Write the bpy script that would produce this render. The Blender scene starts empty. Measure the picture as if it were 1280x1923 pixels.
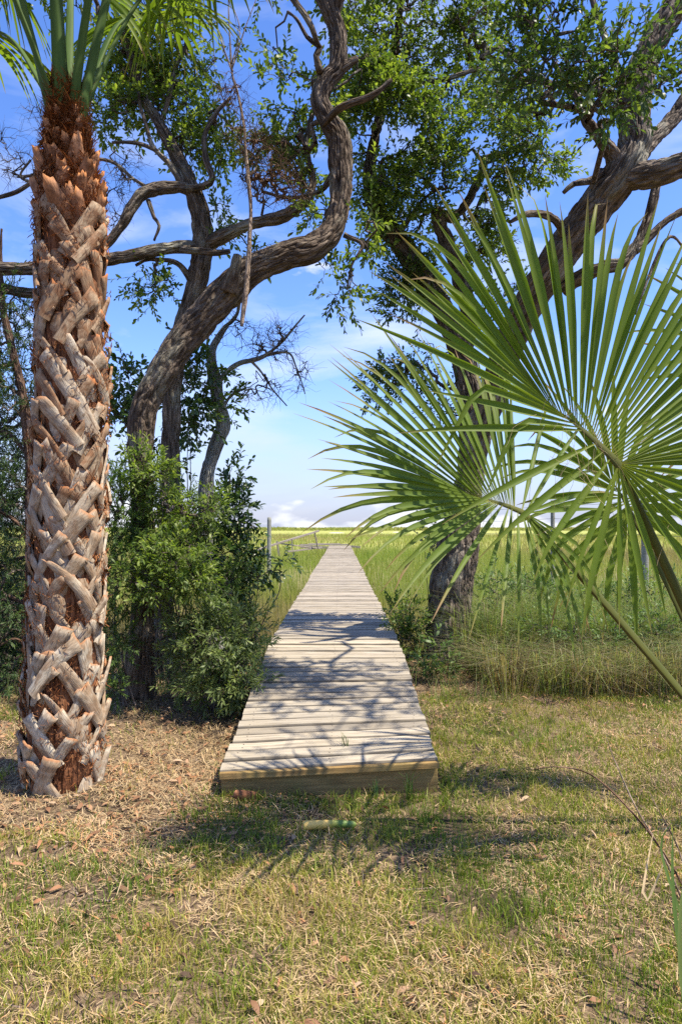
import bpy, math, random
import numpy as np
from mathutils import Vector, Matrix

random.seed(7)
rng = np.random.default_rng(11)
R = math.radians
scene = bpy.context.scene
COL = scene.collection

# ------------------------------------------------------------------ camera, sky, sun, exposure
EYE = 1.49
FPX = 1220.0                       # focal length in photograph pixels (1280 x 1923)
cam_d = bpy.data.cameras.new("camera")
cam = bpy.data.objects.new("camera", cam_d)
COL.objects.link(cam)
cam.location = (0, 0, EYE)
cam.rotation_euler = (R(90), 0, 0)
cam_d.sensor_fit = 'VERTICAL'
cam_d.sensor_height = 36.0
cam_d.sensor_width = 24.0
cam_d.lens = 36.0 * FPX / 1923.0
cam_d.shift_y = 28.5 / 1923.0
cam_d.clip_start = 0.05
cam_d.clip_end = 6000
scene.camera = cam

SUN_EL, SUN_AZ = R(62), R(112)      # azimuth measured from +Y towards +X
world = bpy.data.worlds.new("World")
scene.world = world
world.use_nodes = True
wn = world.node_tree.nodes
wl = world.node_tree.links
wn.clear()
w_out = wn.new("ShaderNodeOutputWorld")
w_bg = wn.new("ShaderNodeBackground")
w_bg.inputs[1].default_value = 0.15
sky = wn.new("ShaderNodeTexSky")
sky.sky_type = 'NISHITA'
sky.sun_disc = False
sky.sun_elevation = SUN_EL
sky.sun_rotation = SUN_AZ
sky.air_density = 1.0
sky.dust_density = 0.3
sky.ozone_density = 2.5
w_hs = wn.new("ShaderNodeHueSaturation")
w_hs.inputs['Saturation'].default_value = 1.2
w_hs.inputs['Value'].default_value = 1.0
w_ti = wn.new("ShaderNodeMixRGB")
w_ti.blend_type = 'MULTIPLY'
w_ti.inputs[0].default_value = 1.0
w_ti.inputs['Color2'].default_value = (0.53, 0.485, 0.56, 1)
wl.new(sky.outputs[0], w_ti.inputs['Color1'])
wl.new(w_ti.outputs[0], w_hs.inputs['Color'])
# thin high cloud, thicker low down, the same all the way round
w_tc = wn.new("ShaderNodeTexCoord")
w_map = wn.new("ShaderNodeMapping")
w_map.inputs['Location'].default_value = (3.1, 2.0, 0.0)
w_map.inputs['Scale'].default_value = (1.6, 1.6, 5.0)
wl.new(w_tc.outputs['Generated'], w_map.inputs[0])
w_no = wn.new("ShaderNodeTexNoise")
w_no.inputs['Scale'].default_value = 2.1
w_no.inputs['Detail'].default_value = 7
w_no.inputs['Roughness'].default_value = 0.55
w_no.inputs['Distortion'].default_value = 0.5
wl.new(w_map.outputs[0], w_no.inputs['Vector'])
w_cr = wn.new("ShaderNodeValToRGB")
w_cr.color_ramp.elements[0].position = 0.47
w_cr.color_ramp.elements[0].color = (0, 0, 0, 1)
w_cr.color_ramp.elements[1].position = 0.74
w_cr.color_ramp.elements[1].color = (1, 1, 1, 1)
wl.new(w_no.outputs[0], w_cr.inputs[0])
w_sep = wn.new("ShaderNodeSeparateXYZ")
wl.new(w_tc.outputs['Generated'], w_sep.inputs[0])
w_ramp = wn.new("ShaderNodeMapRange")
w_ramp.inputs['From Min'].default_value = 0.0
w_ramp.inputs['From Max'].default_value = 0.62
w_ramp.inputs['To Min'].default_value = 0.85
w_ramp.inputs['To Max'].default_value = 0.45
wl.new(w_sep.outputs['Z'], w_ramp.inputs[0])
w_mul = wn.new("ShaderNodeMath")
w_mul.operation = 'MULTIPLY'
wl.new(w_cr.outputs[0], w_mul.inputs[0])
wl.new(w_ramp.outputs[0], w_mul.inputs[1])
w_mix = wn.new("ShaderNodeMixRGB")
w_mix.inputs['Color2'].default_value = (2.0, 2.1, 2.4, 1)
wl.new(w_mul.outputs[0], w_mix.inputs[0])
wl.new(w_hs.outputs[0], w_mix.inputs['Color1'])
# pale summer haze low down
w_hr = wn.new("ShaderNodeMapRange")
w_hr.interpolation_type = 'SMOOTHSTEP'
w_hr.inputs['From Min'].default_value = -0.06
w_hr.inputs['From Max'].default_value = 0.26
w_hr.inputs['To Min'].default_value = 0.92
w_hr.inputs['To Max'].default_value = 0.0
wl.new(w_sep.outputs['Z'], w_hr.inputs[0])
w_mx2 = wn.new("ShaderNodeMixRGB")
w_mx2.inputs['Color2'].default_value = (0.78, 0.97, 1.42, 1)
wl.new(w_hr.outputs[0], w_mx2.inputs[0])
wl.new(w_mix.outputs[0], w_mx2.inputs['Color1'])
# small heaped clouds along the horizon
w_m3 = wn.new("ShaderNodeMapping")
w_m3.inputs['Location'].default_value = (0.826, 0.0, 0.55)
w_m3.inputs['Scale'].default_value = (7, 7, 17)
wl.new(w_tc.outputs['Generated'], w_m3.inputs[0])
w_n3 = wn.new("ShaderNodeTexNoise")
w_n3.inputs['Scale'].default_value = 1.0
w_n3.inputs['Detail'].default_value = 6
wl.new(w_m3.outputs[0], w_n3.inputs['Vector'])
w_lo = wn.new("ShaderNodeMapRange")
w_lo.inputs['From Min'].default_value = 0.0
w_lo.inputs['From Max'].default_value = 0.07
w_lo.inputs['To Min'].default_value = 0.10
w_lo.inputs['To Max'].default_value = -0.12
wl.new(w_sep.outputs['Z'], w_lo.inputs[0])
w_ad = wn.new("ShaderNodeMath")
w_ad.operation = 'ADD'
wl.new(w_n3.outputs[0], w_ad.inputs[0])
wl.new(w_lo.outputs[0], w_ad.inputs[1])
w_c3 = wn.new("ShaderNodeValToRGB")
w_c3.color_ramp.elements[0].position = 0.56
w_c3.color_ramp.elements[0].color = (0, 0, 0, 1)
w_c3.color_ramp.elements[1].position = 0.63
w_c3.color_ramp.elements[1].color = (.85, .85, .85, 1)
wl.new(w_ad.outputs[0], w_c3.inputs[0])
w_mx3 = wn.new("ShaderNodeMixRGB")
w_mx3.inputs['Color2'].default_value = (2.1, 2.15, 2.25, 1)
wl.new(w_c3.outputs[0], w_mx3.inputs[0])
wl.new(w_mx2.outputs[0], w_mx3.inputs['Color1'])
wl.new(w_mx3.outputs[0], w_bg.inputs[0])
wl.new(w_bg.outputs[0], w_out.inputs[0])

sun_d = bpy.data.lights.new("sun", 'SUN')
sun_d.energy = 2.6
sun_d.angle = R(0.53)
sun_d.color = (1.0, 0.92, 0.79)
sun = bpy.data.objects.new("sun", sun_d)
COL.objects.link(sun)
SUN_V = Vector((math.sin(SUN_AZ) * math.cos(SUN_EL), math.cos(SUN_AZ) * math.cos(SUN_EL), math.sin(SUN_EL)))
sun.rotation_euler = SUN_V.to_track_quat('Z', 'Y').to_euler()
sun.location = (6, 8, 20)

scene.view_settings.view_transform = 'Standard'
scene.view_settings.look = 'None'
scene.view_settings.gamma = 1.0
scene.view_settings.use_curve_mapping = False
scene.view_settings.exposure = 1.85
scene.render.engine = 'CYCLES'
scene.cycles.max_bounces = 8
scene.cycles.diffuse_bounces = 6
scene.cycles.glossy_bounces = 2
scene.cycles.transmission_bounces = 4
scene.cycles.use_denoising = False

# ------------------------------------------------------------------ helpers
def P(px, py, d):
    """A point d metres ahead of the photographer, from where it stands in the photograph."""
    return np.array(((px - 640.0) / FPX * d, d, EYE - (py - 990.0) / FPX * d))

def _h(ix, iy, iz, s=0):
    n = (ix * 374761393 + iy * 668265263 + iz * 2147483647 + s * 974634777) & 0xFFFFFFFF
    n = ((n ^ (n >> 13)) * 1274126177) & 0xFFFFFFFF
    n = n ^ (n >> 16)
    return (n & 0xFFFFFF) / float(0x1000000)

def vnoise(p, s=0):
    p = np.asarray(p, float)
    i = np.floor(p).astype(np.int64)
    f = p - i
    f = f * f * (3 - 2 * f)
    x, y, z = i[..., 0], i[..., 1], i[..., 2]
    fx, fy, fz = f[..., 0], f[..., 1], f[..., 2]
    def L(a, b, t): return a + (b - a) * t
    return L(L(L(_h(x, y, z, s), _h(x + 1, y, z, s), fx), L(_h(x, y + 1, z, s), _h(x + 1, y + 1, z, s), fx), fy),
             L(L(_h(x, y, z + 1, s), _h(x + 1, y, z + 1, s), fx), L(_h(x, y + 1, z + 1, s), _h(x + 1, y + 1, z + 1, s), fx), fy), fz)

def fbm(p, o=3, s=0):
    p = np.asarray(p, float)
    a, t, v = 0.5, 0, 0
    for k in range(o):
        v = v + a * vnoise(p * 2 ** k + 17.3 * k, s + k)
        t += a
        a *= .5
    return v / t

def n2(x, y, f, o=3, s=0):
    x = np.asarray(x, float)
    return fbm(np.stack([x * f, np.asarray(y, float) * f, np.zeros_like(x) + .37], -1), o, s)

def unit(v):
    v = np.asarray(v, float)
    return v / np.maximum(np.linalg.norm(v, axis=-1, keepdims=True), 1e-9)

def smooth(a, b, x):
    t = np.clip((np.asarray(x, float) - a) / (b - a), 0, 1)
    return t * t * (3 - 2 * t)

class Geo:
    """Collects arrays of vertices and faces and links them as ONE mesh object."""
    def __init__(self):
        self.V, self.F3, self.F4, self.T, self.C, self.M3, self.M4, self.n = [], [], [], [], [], [], [], 0
    def add(self, V, F3=None, F4=None, tint=0.5, vec=None, mat=0):
        V = np.asarray(V, float).reshape(-1, 3)
        self.V.append(V)
        self.T.append(np.broadcast_to(np.asarray(tint, float), (len(V),)))
        self.C.append(V if vec is None else vec)
        if F3 is not None and len(F3):
            F3 = np.asarray(F3, np.int64).reshape(-1, 3) + self.n
            self.F3.append(F3); self.M3.append(np.full(len(F3), mat))
        if F4 is not None and len(F4):
            F4 = np.asarray(F4, np.int64).reshape(-1, 4) + self.n
            self.F4.append(F4); self.M4.append(np.full(len(F4), mat))
        self.n += len(V)
        return self
    def mesh(self, name, mats, origin=(0, 0, 0), smooth_shade=True):
        me = bpy.data.meshes.new(name)
        V = np.concatenate(self.V) - np.asarray(origin, float)
        F3 = np.concatenate(self.F3) if self.F3 else np.zeros((0, 3), int)
        F4 = np.concatenate(self.F4) if self.F4 else np.zeros((0, 4), int)
        M = np.concatenate([np.concatenate(self.M3) if self.M3 else np.zeros(0, int), np.concatenate(self.M4) if self.M4 else np.zeros(0, int)])
        me.vertices.add(len(V)); me.vertices.foreach_set("co", V.astype(np.float32).ravel())
        loops = np.concatenate([F3.ravel(), F4.ravel()]).astype(np.int32)
        me.loops.add(len(loops)); me.loops.foreach_set("vertex_index", loops)
        starts = np.concatenate([np.arange(len(F3)) * 3, len(F3) * 3 + np.arange(len(F4)) * 4]).astype(np.int32)
        me.polygons.add(len(starts)); me.polygons.foreach_set("loop_start", starts)
        me.polygons.foreach_set("material_index", M.astype(np.int32))
        me.polygons.foreach_set("use_smooth", np.full(len(starts), smooth_shade))
        me.update(calc_edges=True)
        a = me.attributes.new("tint", 'FLOAT', 'POINT'); a.data.foreach_set("value", np.concatenate(self.T).astype(np.float32))
        c = me.attributes.new("grain", 'FLOAT_VECTOR', 'POINT'); c.data.foreach_set("vector", np.concatenate(self.C).astype(np.float32).ravel())
        for m in (mats if isinstance(mats, (list, tuple)) else [mats]):
            me.materials.append(m)
        return me
    def build(self, name, mats, parent=None, origin=None, smooth_shade=True, kind=None):
        """origin: world point that becomes the object's own origin."""
        base = wloc(parent)
        o_w = np.asarray(origin, float) if origin is not None else base
        o = bpy.data.objects.new(name, self.mesh(name, mats, o_w, smooth_shade))
        COL.objects.link(o)
        o.location = o_w - base
        if parent is not None:
            o.parent = parent
        if kind:
            o['kind'] = kind
        return o

def wloc(o):
    v = np.zeros(3)
    while o is not None:
        v = v + np.array(o.location)
        o = o.parent
    return v

def tag(o, label, cat, group=None):
    o['label'] = label; o['category'] = cat
    if group: o['group'] = group
    return o

def thing(name, label, cat, loc, group=None):
    o = bpy.data.objects.new(name, None)
    COL.objects.link(o)
    o.location = loc
    o.empty_display_size = .1
    return tag(o, label, cat, group)

def box(c, s, rot=None):
    x, y, z = [v / 2 for v in s]
    V = np.array([[-x, -y, -z], [x, -y, -z], [x, y, -z], [-x, y, -z], [-x, -y, z], [x, -y, z], [x, y, z], [-x, y, z]])
    if rot is not None:
        V = V @ np.asarray(rot).T
    F = [[0, 3, 2, 1], [4, 5, 6, 7], [0, 1, 5, 4], [1, 2, 6, 5], [2, 3, 7, 6], [3, 0, 4, 7]]
    return V + np.asarray(c, float), np.array(F)

def spline(pts, step):
    """Catmull-Rom resampling of rows (x, y, z, radius ...)."""
    p = np.asarray(pts, float)
    if len(p) < 3:
        p = np.vstack([p[0], (p[0] + p[-1]) / 2, p[-1]])
    q = np.vstack([2 * p[0] - p[1], p, 2 * p[-1] - p[-2]])
    out = []
    for i in range(1, len(q) - 2):
        n = max(1, int(np.linalg.norm(q[i + 1, :3] - q[i, :3]) / step))
        t = (np.arange(n) / n)[:, None]
        a, b, c, d = q[i - 1], q[i], q[i + 1], q[i + 2]
        out.append(.5 * ((2 * b) + (-a + c) * t + (2 * a - 5 * b + 4 * c - d) * t ** 2 + (-a + 3 * b - 3 * c + d) * t ** 3))
    out.append(q[-2][None])
    return np.vstack(out)

def frames(c):
    T = np.gradient(c, axis=0)
    T = unit(T)
    n = np.cross(T[0], [0.13, 1, 0.21]); n = n / np.linalg.norm(n)
    N = np.zeros_like(c)
    for i in range(len(c)):
        n = n - T[i] * np.dot(n, T[i]); n = n / np.linalg.norm(n)
        N[i] = n
    return T, N, np.cross(T, N)

def tube(g, pts, seg=12, step=.05, bark=0.0, wob=0.0, seed=0, tint=.5, mat=0, flare=0.0, cap=True, lump=0.0):
    """A tapering limb; bark > 0 cuts furrows into it."""
    c = spline(pts, step)
    n = len(c)
    if wob:
        c[:, :3] += (np.stack([fbm(c[:, :3] * 3 + 31 * k, 2, seed + k) for k in range(3)], -1) - .5) * 2 * wob
    T, N, B = frames(c[:, :3])
    s = np.concatenate([[0], np.cumsum(np.linalg.norm(np.diff(c[:, :3], axis=0), axis=1))])
    th = np.arange(seg) / seg * 2 * np.pi
    r = np.maximum(c[:, 3], .0008)[:, None] * np.ones((1, seg))
    ct, st = np.cos(th)[None], np.sin(th)[None]
    R0 = max(float(np.median(c[:, 3])), .72 * float(np.max(c[:, 3])), .004)
    gv = np.stack([ct * R0 + 0 * s[:, None], st * R0 + 0 * s[:, None], s[:, None] + 0 * ct], -1)
    if lump:
        r = r * (1 + lump * (fbm(gv * [3, 3, 2.2], 2, seed + 5) - .5) * 2)
    if flare:
        k = np.exp(-s / .22)[:, None]
        r = r * (1 + flare * k * (.55 + .6 * np.cos(5 * th + seed)[None] * .5 + .25 * np.cos(3 * th + 1)[None]))
    if bark:
        tw = gv.copy()
        tw[..., 0] += .09 * (fbm(gv * 5, 2, seed) - .5); tw[..., 1] += .09 * (fbm(gv * 5 + 9, 2, seed + 3) - .5)
        rid = 1 - np.abs(2 * fbm(tw * np.array([27, 27, 4.2]), 2, seed + 11) - 1)
        rid2 = 1 - np.abs(2 * fbm(gv * np.array([20, 20, 17.0]), 2, seed + 12) - 1)
        r = r + bark * (1 - rid ** 4 * 1.9 - .15 * rid2 ** 6)
    V = c[:, None, :3] + N[:, None] * (r * ct)[..., None] + B[:, None] * (r * st)[..., None]
    i = np.arange(n - 1)[:, None] * seg
    j = np.arange(seg)[None]
    k = (j + 1) % seg
    F4 = np.stack([i + j, i + k, i + seg + k, i + seg + j], -1).reshape(-1, 4)
    Vv, gvv = V.reshape(-1, 3), gv.reshape(-1, 3)
    F3 = None
    if cap:
        Vv = np.vstack([Vv, c[-1:, :3] + T[-1:] * c[-1, 3] * .3, c[:1, :3]])
        gvv = np.vstack([gvv, gvv[-1:], gvv[:1]])
        e = n * seg
        b = (n - 1) * seg
        F3 = np.concatenate([np.stack([b + j[0], b + k[0], np.full(seg, e)], -1), np.stack([k[0], j[0], np.full(seg, e + 1)], -1)])
    g.add(Vv, F3, F4, tint, gvv + seed * 1.7, mat)
    return c

def rods(g, A, B, ra, rb, sides=4, tint=.5, mat=0):
    """Many straight tapering twigs at once."""
    A, B = np.asarray(A, float), np.asarray(B, float)
    n = len(A)
    if n == 0: return
    T = unit(B - A)
    N = unit(np.cross(T, np.where(np.abs(T[:, 2:3]) > .9, [[1., 0, 0]], [[0, 0, 1.]])))
    Bn = np.cross(T, N)
    th = np.arange(sides) / sides * 2 * np.pi
    ring = N[:, None] * np.cos(th)[None, :, None] + Bn[:, None] * np.sin(th)[None, :, None]
    ra = np.broadcast_to(ra, (n,)); rb = np.broadcast_to(rb, (n,))
    V = np.concatenate([A[:, None] + ring * ra[:, None, None], B[:, None] + ring * rb[:, None, None]], 1)
    j = np.arange(sides); k = (j + 1) % sides
    F = np.stack([j, k, sides + k, sides + j], -1)[None] + (np.arange(n) * 2 * sides)[:, None, None]
    t = np.repeat(np.broadcast_to(tint, (n,)), 2 * sides)
    vec = np.repeat(A * .3, 2 * sides, 0) + V.reshape(-1, 3)
    g.add(V, None, F.reshape(-1, 4), t, vec, mat)

def leaves(g, Pt, D, Nn, L, W, tint, curl=.12, mat=0):
    """Many leaves: a pointed oval of six vertices each, bent along its length."""
    n = len(Pt)
    D = unit(D); S = unit(np.cross(D, Nn)); Nn = np.cross(S, D)
    L = np.broadcast_to(L, (n,))[:, None]; W = np.broadcast_to(W, (n,))[:, None]
    V = np.stack([Pt,
                  Pt + D * L * .34 + S * W * .43 + Nn * L * curl * .5, Pt + D * L * .34 - S * W * .43 + Nn * L * curl * .5,
                  Pt + D * L * .72 + S * W * .46 + Nn * L * curl * .35, Pt + D * L * .72 - S * W * .46 + Nn * L * curl * .35,
                  Pt + D * L - Nn * L * curl * .5], 1)
    o = (np.arange(n) * 6)[:, None, None]
    F3 = np.array([[0, 2, 1], [3, 4, 5]])[None] + o
    F4 = np.array([[1, 2, 4, 3]])[None] + o
    g.add(V, F3.reshape(-1, 3), F4.reshape(-1, 4), np.repeat(tint, 6), None, mat)

def blades(g, Pt, H, W, lean, az, tint, bend=.5, mat=0):
    """Grass blades: base pair, middle pair, tip. lean = horizontal reach / height."""
    n = len(Pt)
    H = np.broadcast_to(H, (n,)); W = np.broadcast_to(W, (n,)); lean = np.broadcast_to(lean, (n,))
    d = np.stack([np.cos(az), np.sin(az), np.zeros(n)], -1)
    a2 = rng.uniform(0, 2 * np.pi, n)
    s = np.stack([np.cos(a2), np.sin(a2), np.zeros(n)], -1) * W[:, None] * .5
    up = np.array([0, 0, 1.])
    mid = Pt + up * (H * .55)[:, None] + d * (H * lean * (1 - bend) * .55)[:, None]
    tip = Pt + up * (H * (1 - .25 * np.minimum(lean, 2) * bend))[:, None] + d * (H * lean)[:, None]
    V = np.stack([Pt - s, Pt + s, mid + s * .8, mid - s * .8, tip], 1)
    o = (np.arange(n) * 5)[:, None]
    g.add(V, np.array([[3, 2, 4]]) + o, np.array([[0, 1, 2, 3]]) + o, np.repeat(tint, 5), None, mat)

# ------------------------------------------------------------------ materials
class Mat:
    def __init__(self, name):
        self.m = bpy.data.materials.new(name)
        self.m.use_nodes = True
        self.t = self.m.node_tree
        self.n, self.l = self.t.nodes, self.t.links
        self.b = self.n["Principled BSDF"]
        self.out = self.n["Material Output"]
    def node(self, kind, **kw):
        nd = self.n.new("ShaderNode" + kind)
        for k, v in kw.items():
            if k in nd.inputs: nd.inputs[k].default_value = v
            else: setattr(nd, k, v)
        return nd
    def link(self, a, b): self.l.new(a, b)
    def attr(self, name, out='Fac'):
        nd = self.n.new("ShaderNodeAttribute"); nd.attribute_name = name
        return nd.outputs[out]
    def scaled(self, vec, s):
        mp = self.node("Mapping"); mp.inputs['Scale'].default_value = s
        self.link(vec, mp.inputs['Vector'])
        return mp.outputs[0]
    def noise(self, vec, scale, detail=4, rough=.55, dist=0):
        nd = self.node("TexNoise", Scale=scale, Detail=detail, Roughness=rough, Distortion=dist)
        if vec is not None: self.link(vec, nd.inputs['Vector'])
        return nd.outputs['Fac']
    def ramp(self, fac, stops):
        nd = self.n.new("ShaderNodeValToRGB")
        e = nd.color_ramp.elements
        while len(e) < len(stops): e.new(.5)
        for k, (p, c) in enumerate(stops):
            e[k].position = p
            e[k].color = (*c, 1) if not isinstance(c, (int, float)) else (c, c, c, 1)
        self.link(fac, nd.inputs[0])
        return nd.outputs[0]
    def mix(self, fac, a, b, mode='MIX'):
        nd = self.n.new("ShaderNodeMixRGB"); nd.blend_type = mode
        for s, v in ((nd.inputs[0], fac), (nd.inputs[1], a), (nd.inputs[2], b)):
            if isinstance(v, (int, float)): s.default_value = v
            elif isinstance(v, tuple): s.default_value = (*v, 1)
            else: self.link(v, s)
        return nd.outputs[0]
    def math(self, op, a, b=0.0):
        nd = self.n.new("ShaderNodeMath"); nd.operation = op
        for s, v in ((nd.inputs[0], a), (nd.inputs[1], b)):
            if isinstance(v, (int, float)): s.default_value = v
            else: self.link(v, s)
        return nd.outputs[0]
    def bump(self, h, strength=.5, dist=.01):
        nd = self.node("Bump", Strength=strength, Distance=dist)
        self.link(h, nd.inputs['Height'])
        self.link(nd.outputs[0], self.b.inputs['Normal'])
    def color(self, c, rough=.8, spec=.3):
        if isinstance(c, tuple): self.b.inputs['Base Color'].default_value = (*c, 1)
        else: self.link(c, self.b.inputs['Base Color'])
        self.b.inputs['Roughness'].default_value = rough
        self.b.inputs['Specular IOR Level'].default_value = spec
        return self

def leaf_mat(name, stops, transl=.35, rough=.45, spec=.45, warm=(1.25, 1.3, .6)):
    M = Mat(name)
    t = M.attr("tint")
    c = M.ramp(t, stops)
    pos = M.node("NewGeometry").outputs['Position']
    c = M.mix(.35, c, M.ramp(M.noise(pos, 2.3, 2), [(.3, .65), (.7, 1.35)]), 'MULTIPLY')
    M.color(c, rough, spec)
    tr = M.node("BsdfTranslucent")
    M.link(M.mix(1.0, c, warm, 'MULTIPLY'), tr.inputs[0])
    mx = M.node("MixShader"); mx.inputs[0].default_value = transl
    M.link(M.b.outputs[0], mx.inputs[1]); M.link(tr.outputs[0], mx.inputs[2])
    M.link(mx.outputs[0], M.out.inputs[0])
    return M.m

def bark_mat(name, dark, mid, pale, lichen=(.33, .35, .27), lich=.25):
    M = Mat(name)
    v = M.attr("grain", 'Vector')
    a = M.noise(M.scaled(v, (34, 34, 5)), 1.0, 6, .6, .5)
    b = M.noise(M.scaled(v, (5, 5, 3)), 1.0, 4)
    f = M.noise(M.scaled(v, (120, 120, 40)), 1.0, 3)
    c = M.ramp(a, [(.3, dark), (.5, mid), (.68, pale)])
    c = M.mix(M.ramp(b, [(.62 - lich * .4, 0.0), (.78 - lich * .4, .75)]), c, lichen)
    c = M.mix(.4, c, M.ramp(f, [(.3, .55), (.7, 1.3)]), 'MULTIPLY')
    M.color(c, .92, .15)
    vo = M.node("TexVoronoi", feature='DISTANCE_TO_EDGE', Scale=1.0)
    wv = M.node("VectorMath", operation='ADD')
    M.link(M.scaled(v, (36, 36, 6.5)), wv.inputs[0])
    nn = M.node("TexNoise", Scale=8.0, Detail=3.0)
    M.link(v, nn.inputs['Vector'])
    sc_ = M.node("VectorMath", operation='SCALE', Scale=.55)
    M.link(nn.outputs['Color'], sc_.inputs[0])
    M.link(sc_.outputs[0], wv.inputs[1])
    M.link(wv.outputs[0], vo.inputs['Vector'])
    h = M.math('ADD', M.math('MULTIPLY', M.math('MINIMUM', vo.outputs['Distance'], .25), 3.0), M.math('MULTIPLY', f, .5))
    M.bump(h, 1.0, .022)
    return M.m

M_bark = bark_mat("oak_bark", (.042, .032, .024), (.125, .098, .072), (.26, .21, .16), (.32, .31, .24), .22)
M_bark_warm = bark_mat("oak_bark_warm", (.035, .024, .016), (.112, .082, .058), (.24, .188, .137), (.32, .30, .22), .18)
M_bark_lich = bark_mat("lichen_bark", (.08, .07, .06), (.17, .155, .135), (.32, .30, .265), (.40, .41, .36), .5)
M_twig = bark_mat("twig_bark", (.06, .045, .035), (.13, .10, .08), (.24, .2, .165), (.3, .29, .25), .2)
M_dead = bark_mat("dead_wood", (.16, .11, .075), (.30, .22, .155), (.42, .33, .25), (.36, .28, .2), .2)
M_brown = bark_mat("dead_twigs", (.09, .05, .03), (.17, .10, .06), (.27, .17, .11), (.2, .14, .1), .1)
M_cedar_bark = bark_mat("cedar_bark", (.06, .035, .024), (.15, .092, .064), (.24, .16, .115), (.2, .16, .13), .1)

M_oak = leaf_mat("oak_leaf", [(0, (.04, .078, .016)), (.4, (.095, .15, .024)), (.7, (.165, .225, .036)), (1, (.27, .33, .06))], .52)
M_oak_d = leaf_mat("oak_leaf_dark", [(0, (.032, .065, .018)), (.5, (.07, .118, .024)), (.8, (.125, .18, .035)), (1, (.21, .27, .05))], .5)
M_cedar = leaf_mat("cedar_sprays", [(0, (.024, .052, .018)), (.5, (.048, .09, .025)), (1, (.10, .15, .038))], .35, .6)
M_juni = leaf_mat("juniper_sprays", [(0, (.045, .09, .018)), (.5, (.085, .15, .028)), (1, (.17, .24, .045))], .45, .6)
M_myrtle = leaf_mat("myrtle_leaf", [(0, (.075, .125, .022)), (.5, (.14, .21, .035)), (1, (.27, .33, .07))], .5, .5)
M_bay = leaf_mat("bay_leaf", [(0, (.025, .055, .015)), (.5, (.05, .095, .022)), (1, (.11, .17, .038))], .38, .33, .6)
M_sage = leaf_mat("groundsel_leaf", [(0, (.07, .11, .03)), (.5, (.16, .21, .06)), (1, (.28, .34, .11))], .45, .5)
M_weed = leaf_mat("weed_leaf", [(0, (.05, .1, .02)), (.5, (.1, .17, .035)), (1, (.19, .26, .07))], .4, .5)
M_grass = leaf_mat("lawn_blade", [(0, (.075, .14, .016)), (.4, (.17, .235, .026)), (.7, (.33, .33, .05)), (.85, (.46, .37, .11)), (1, (.52, .38, .17))], .35, .55, .3)
M_straw = leaf_mat("straw_blade", [(0, (.13, .08, .045)), (.3, (.28, .19, .10)), (.6, (.45, .32, .16)), (.85, (.58, .44, .25)), (1, (.50, .25, .10))], .15, .7, .25, (1.1, 1.05, .85))
M_fallen = leaf_mat("fallen_leaf", [(0, (.06, .035, .022)), (.4, (.17, .09, .045)), (.7, (.33, .16, .075)), (1, (.40, .28, .17))], .12, .65, .3, (1.2, 1, .7))
M_marsh_blade = leaf_mat("marsh_blade", [(0, (.19, .135, .075)), (.25, (.33, .26, .125)), (.5, (.32, .31, .09)), (.75, (.28, .315, .065)), (1, (.22, .30, .045))], .38, .55, .3)
M_bank = leaf_mat("bank_grass", [(0, (.15, .10, .06)), (.3, (.40, .31, .18)), (.5, (.26, .28, .11)), (.75, (.19, .26, .06)), (1, (.26, .33, .08))], .4, .55, .3)
M_palm_leaf = leaf_mat("palm_blade", [(0, (.34, .32, .06)), (.05, (.19, .24, .025)), (.5, (.135, .205, .02)), (.86, (.17, .225, .03)), (.95, (.24, .21, .06)), (1, (.28, .17, .08))], .52, .5, .2)
M_palm_blade2 = leaf_mat("palm_blade_pale", [(0, (.36, .34, .08)), (.05, (.16, .22, .03)), (.5, (.125, .195, .028)), (.82, (.18, .23, .045)), (.93, (.28, .24, .08)), (1, (.3, .19, .09))], .5, .5, .22)

def petiole_mat(name, a, b, edge):
    M = Mat(name)
    v = M.attr("grain", 'Vector')
    c = M.mix(M.ramp(M.noise(M.scaled(v, (60, 60, 4)), 1, 3), [(.35, 0.0), (.7, 1.0)]), a, b)
    c = M.mix(M.ramp(M.attr("tint"), [(.0, 0.0), (1, 1.0)]), c, edge)
    M.color(c, .65, .12)
    return M.m
M_petiole = petiole_mat("petiole_green", (.045, .085, .016), (.075, .125, .026), (.12, .15, .045))
M_petiole_b = petiole_mat("petiole_brown_green", (.065, .075, .016), (.10, .10, .022), (.14, .075, .025))

def boot_mat(name, pale_a, pale_b, tan, rust):
    M = Mat(name)
    v = M.attr("grain", 'Vector')
    oi = M.node("ObjectInfo")
    off = M.node("VectorMath", operation='ADD')
    cm = M.node("CombineXYZ")
    rr = M.math('MULTIPLY', oi.outputs['Random'], 37.0)
    for k in range(3): M.link(rr, cm.inputs[k])
    M.link(v, off.inputs[0]); M.link(cm.outputs[0], off.inputs[1])
    vv = off.outputs[0]
    fibre = M.noise(M.scaled(vv, (170, 170, 12)), 1, 4, .6)
    blot = M.noise(vv, 16, 4, .6, .6)
    base = M.mix(oi.outputs['Random'], pale_a, pale_b)
    c = M.mix(M.ramp(blot, [(.40, 0.0), (.60, .9)]), base, tan)
    c = M.mix(.75, c, M.ramp(fibre, [(.3, .4), (.7, 1.4)]), 'MULTIPLY')
    c = M.mix(M.ramp(M.noise(M.scaled(vv, (60, 60, 3.5)), 1, 2), [(.28, .8), (.36, 0.0)]), c, (.10, .055, .03))
    spots = M.noise(vv, 7, 3)
    c = M.mix(M.ramp(spots, [(.62, 0.0), (.78, .6)]), c, (.17, .08, .04))
    tt = M.math('ADD', M.attr("tint"), M.math('MULTIPLY', M.math('SUBTRACT', blot, .5), .5))
    c = M.mix(M.ramp(tt, [(.84, 0.0), (1.04, .8)]), c, rust)
    M.color(c, .8, .25)
    M.bump(fibre, .7, .004)
    return M.m
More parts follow.
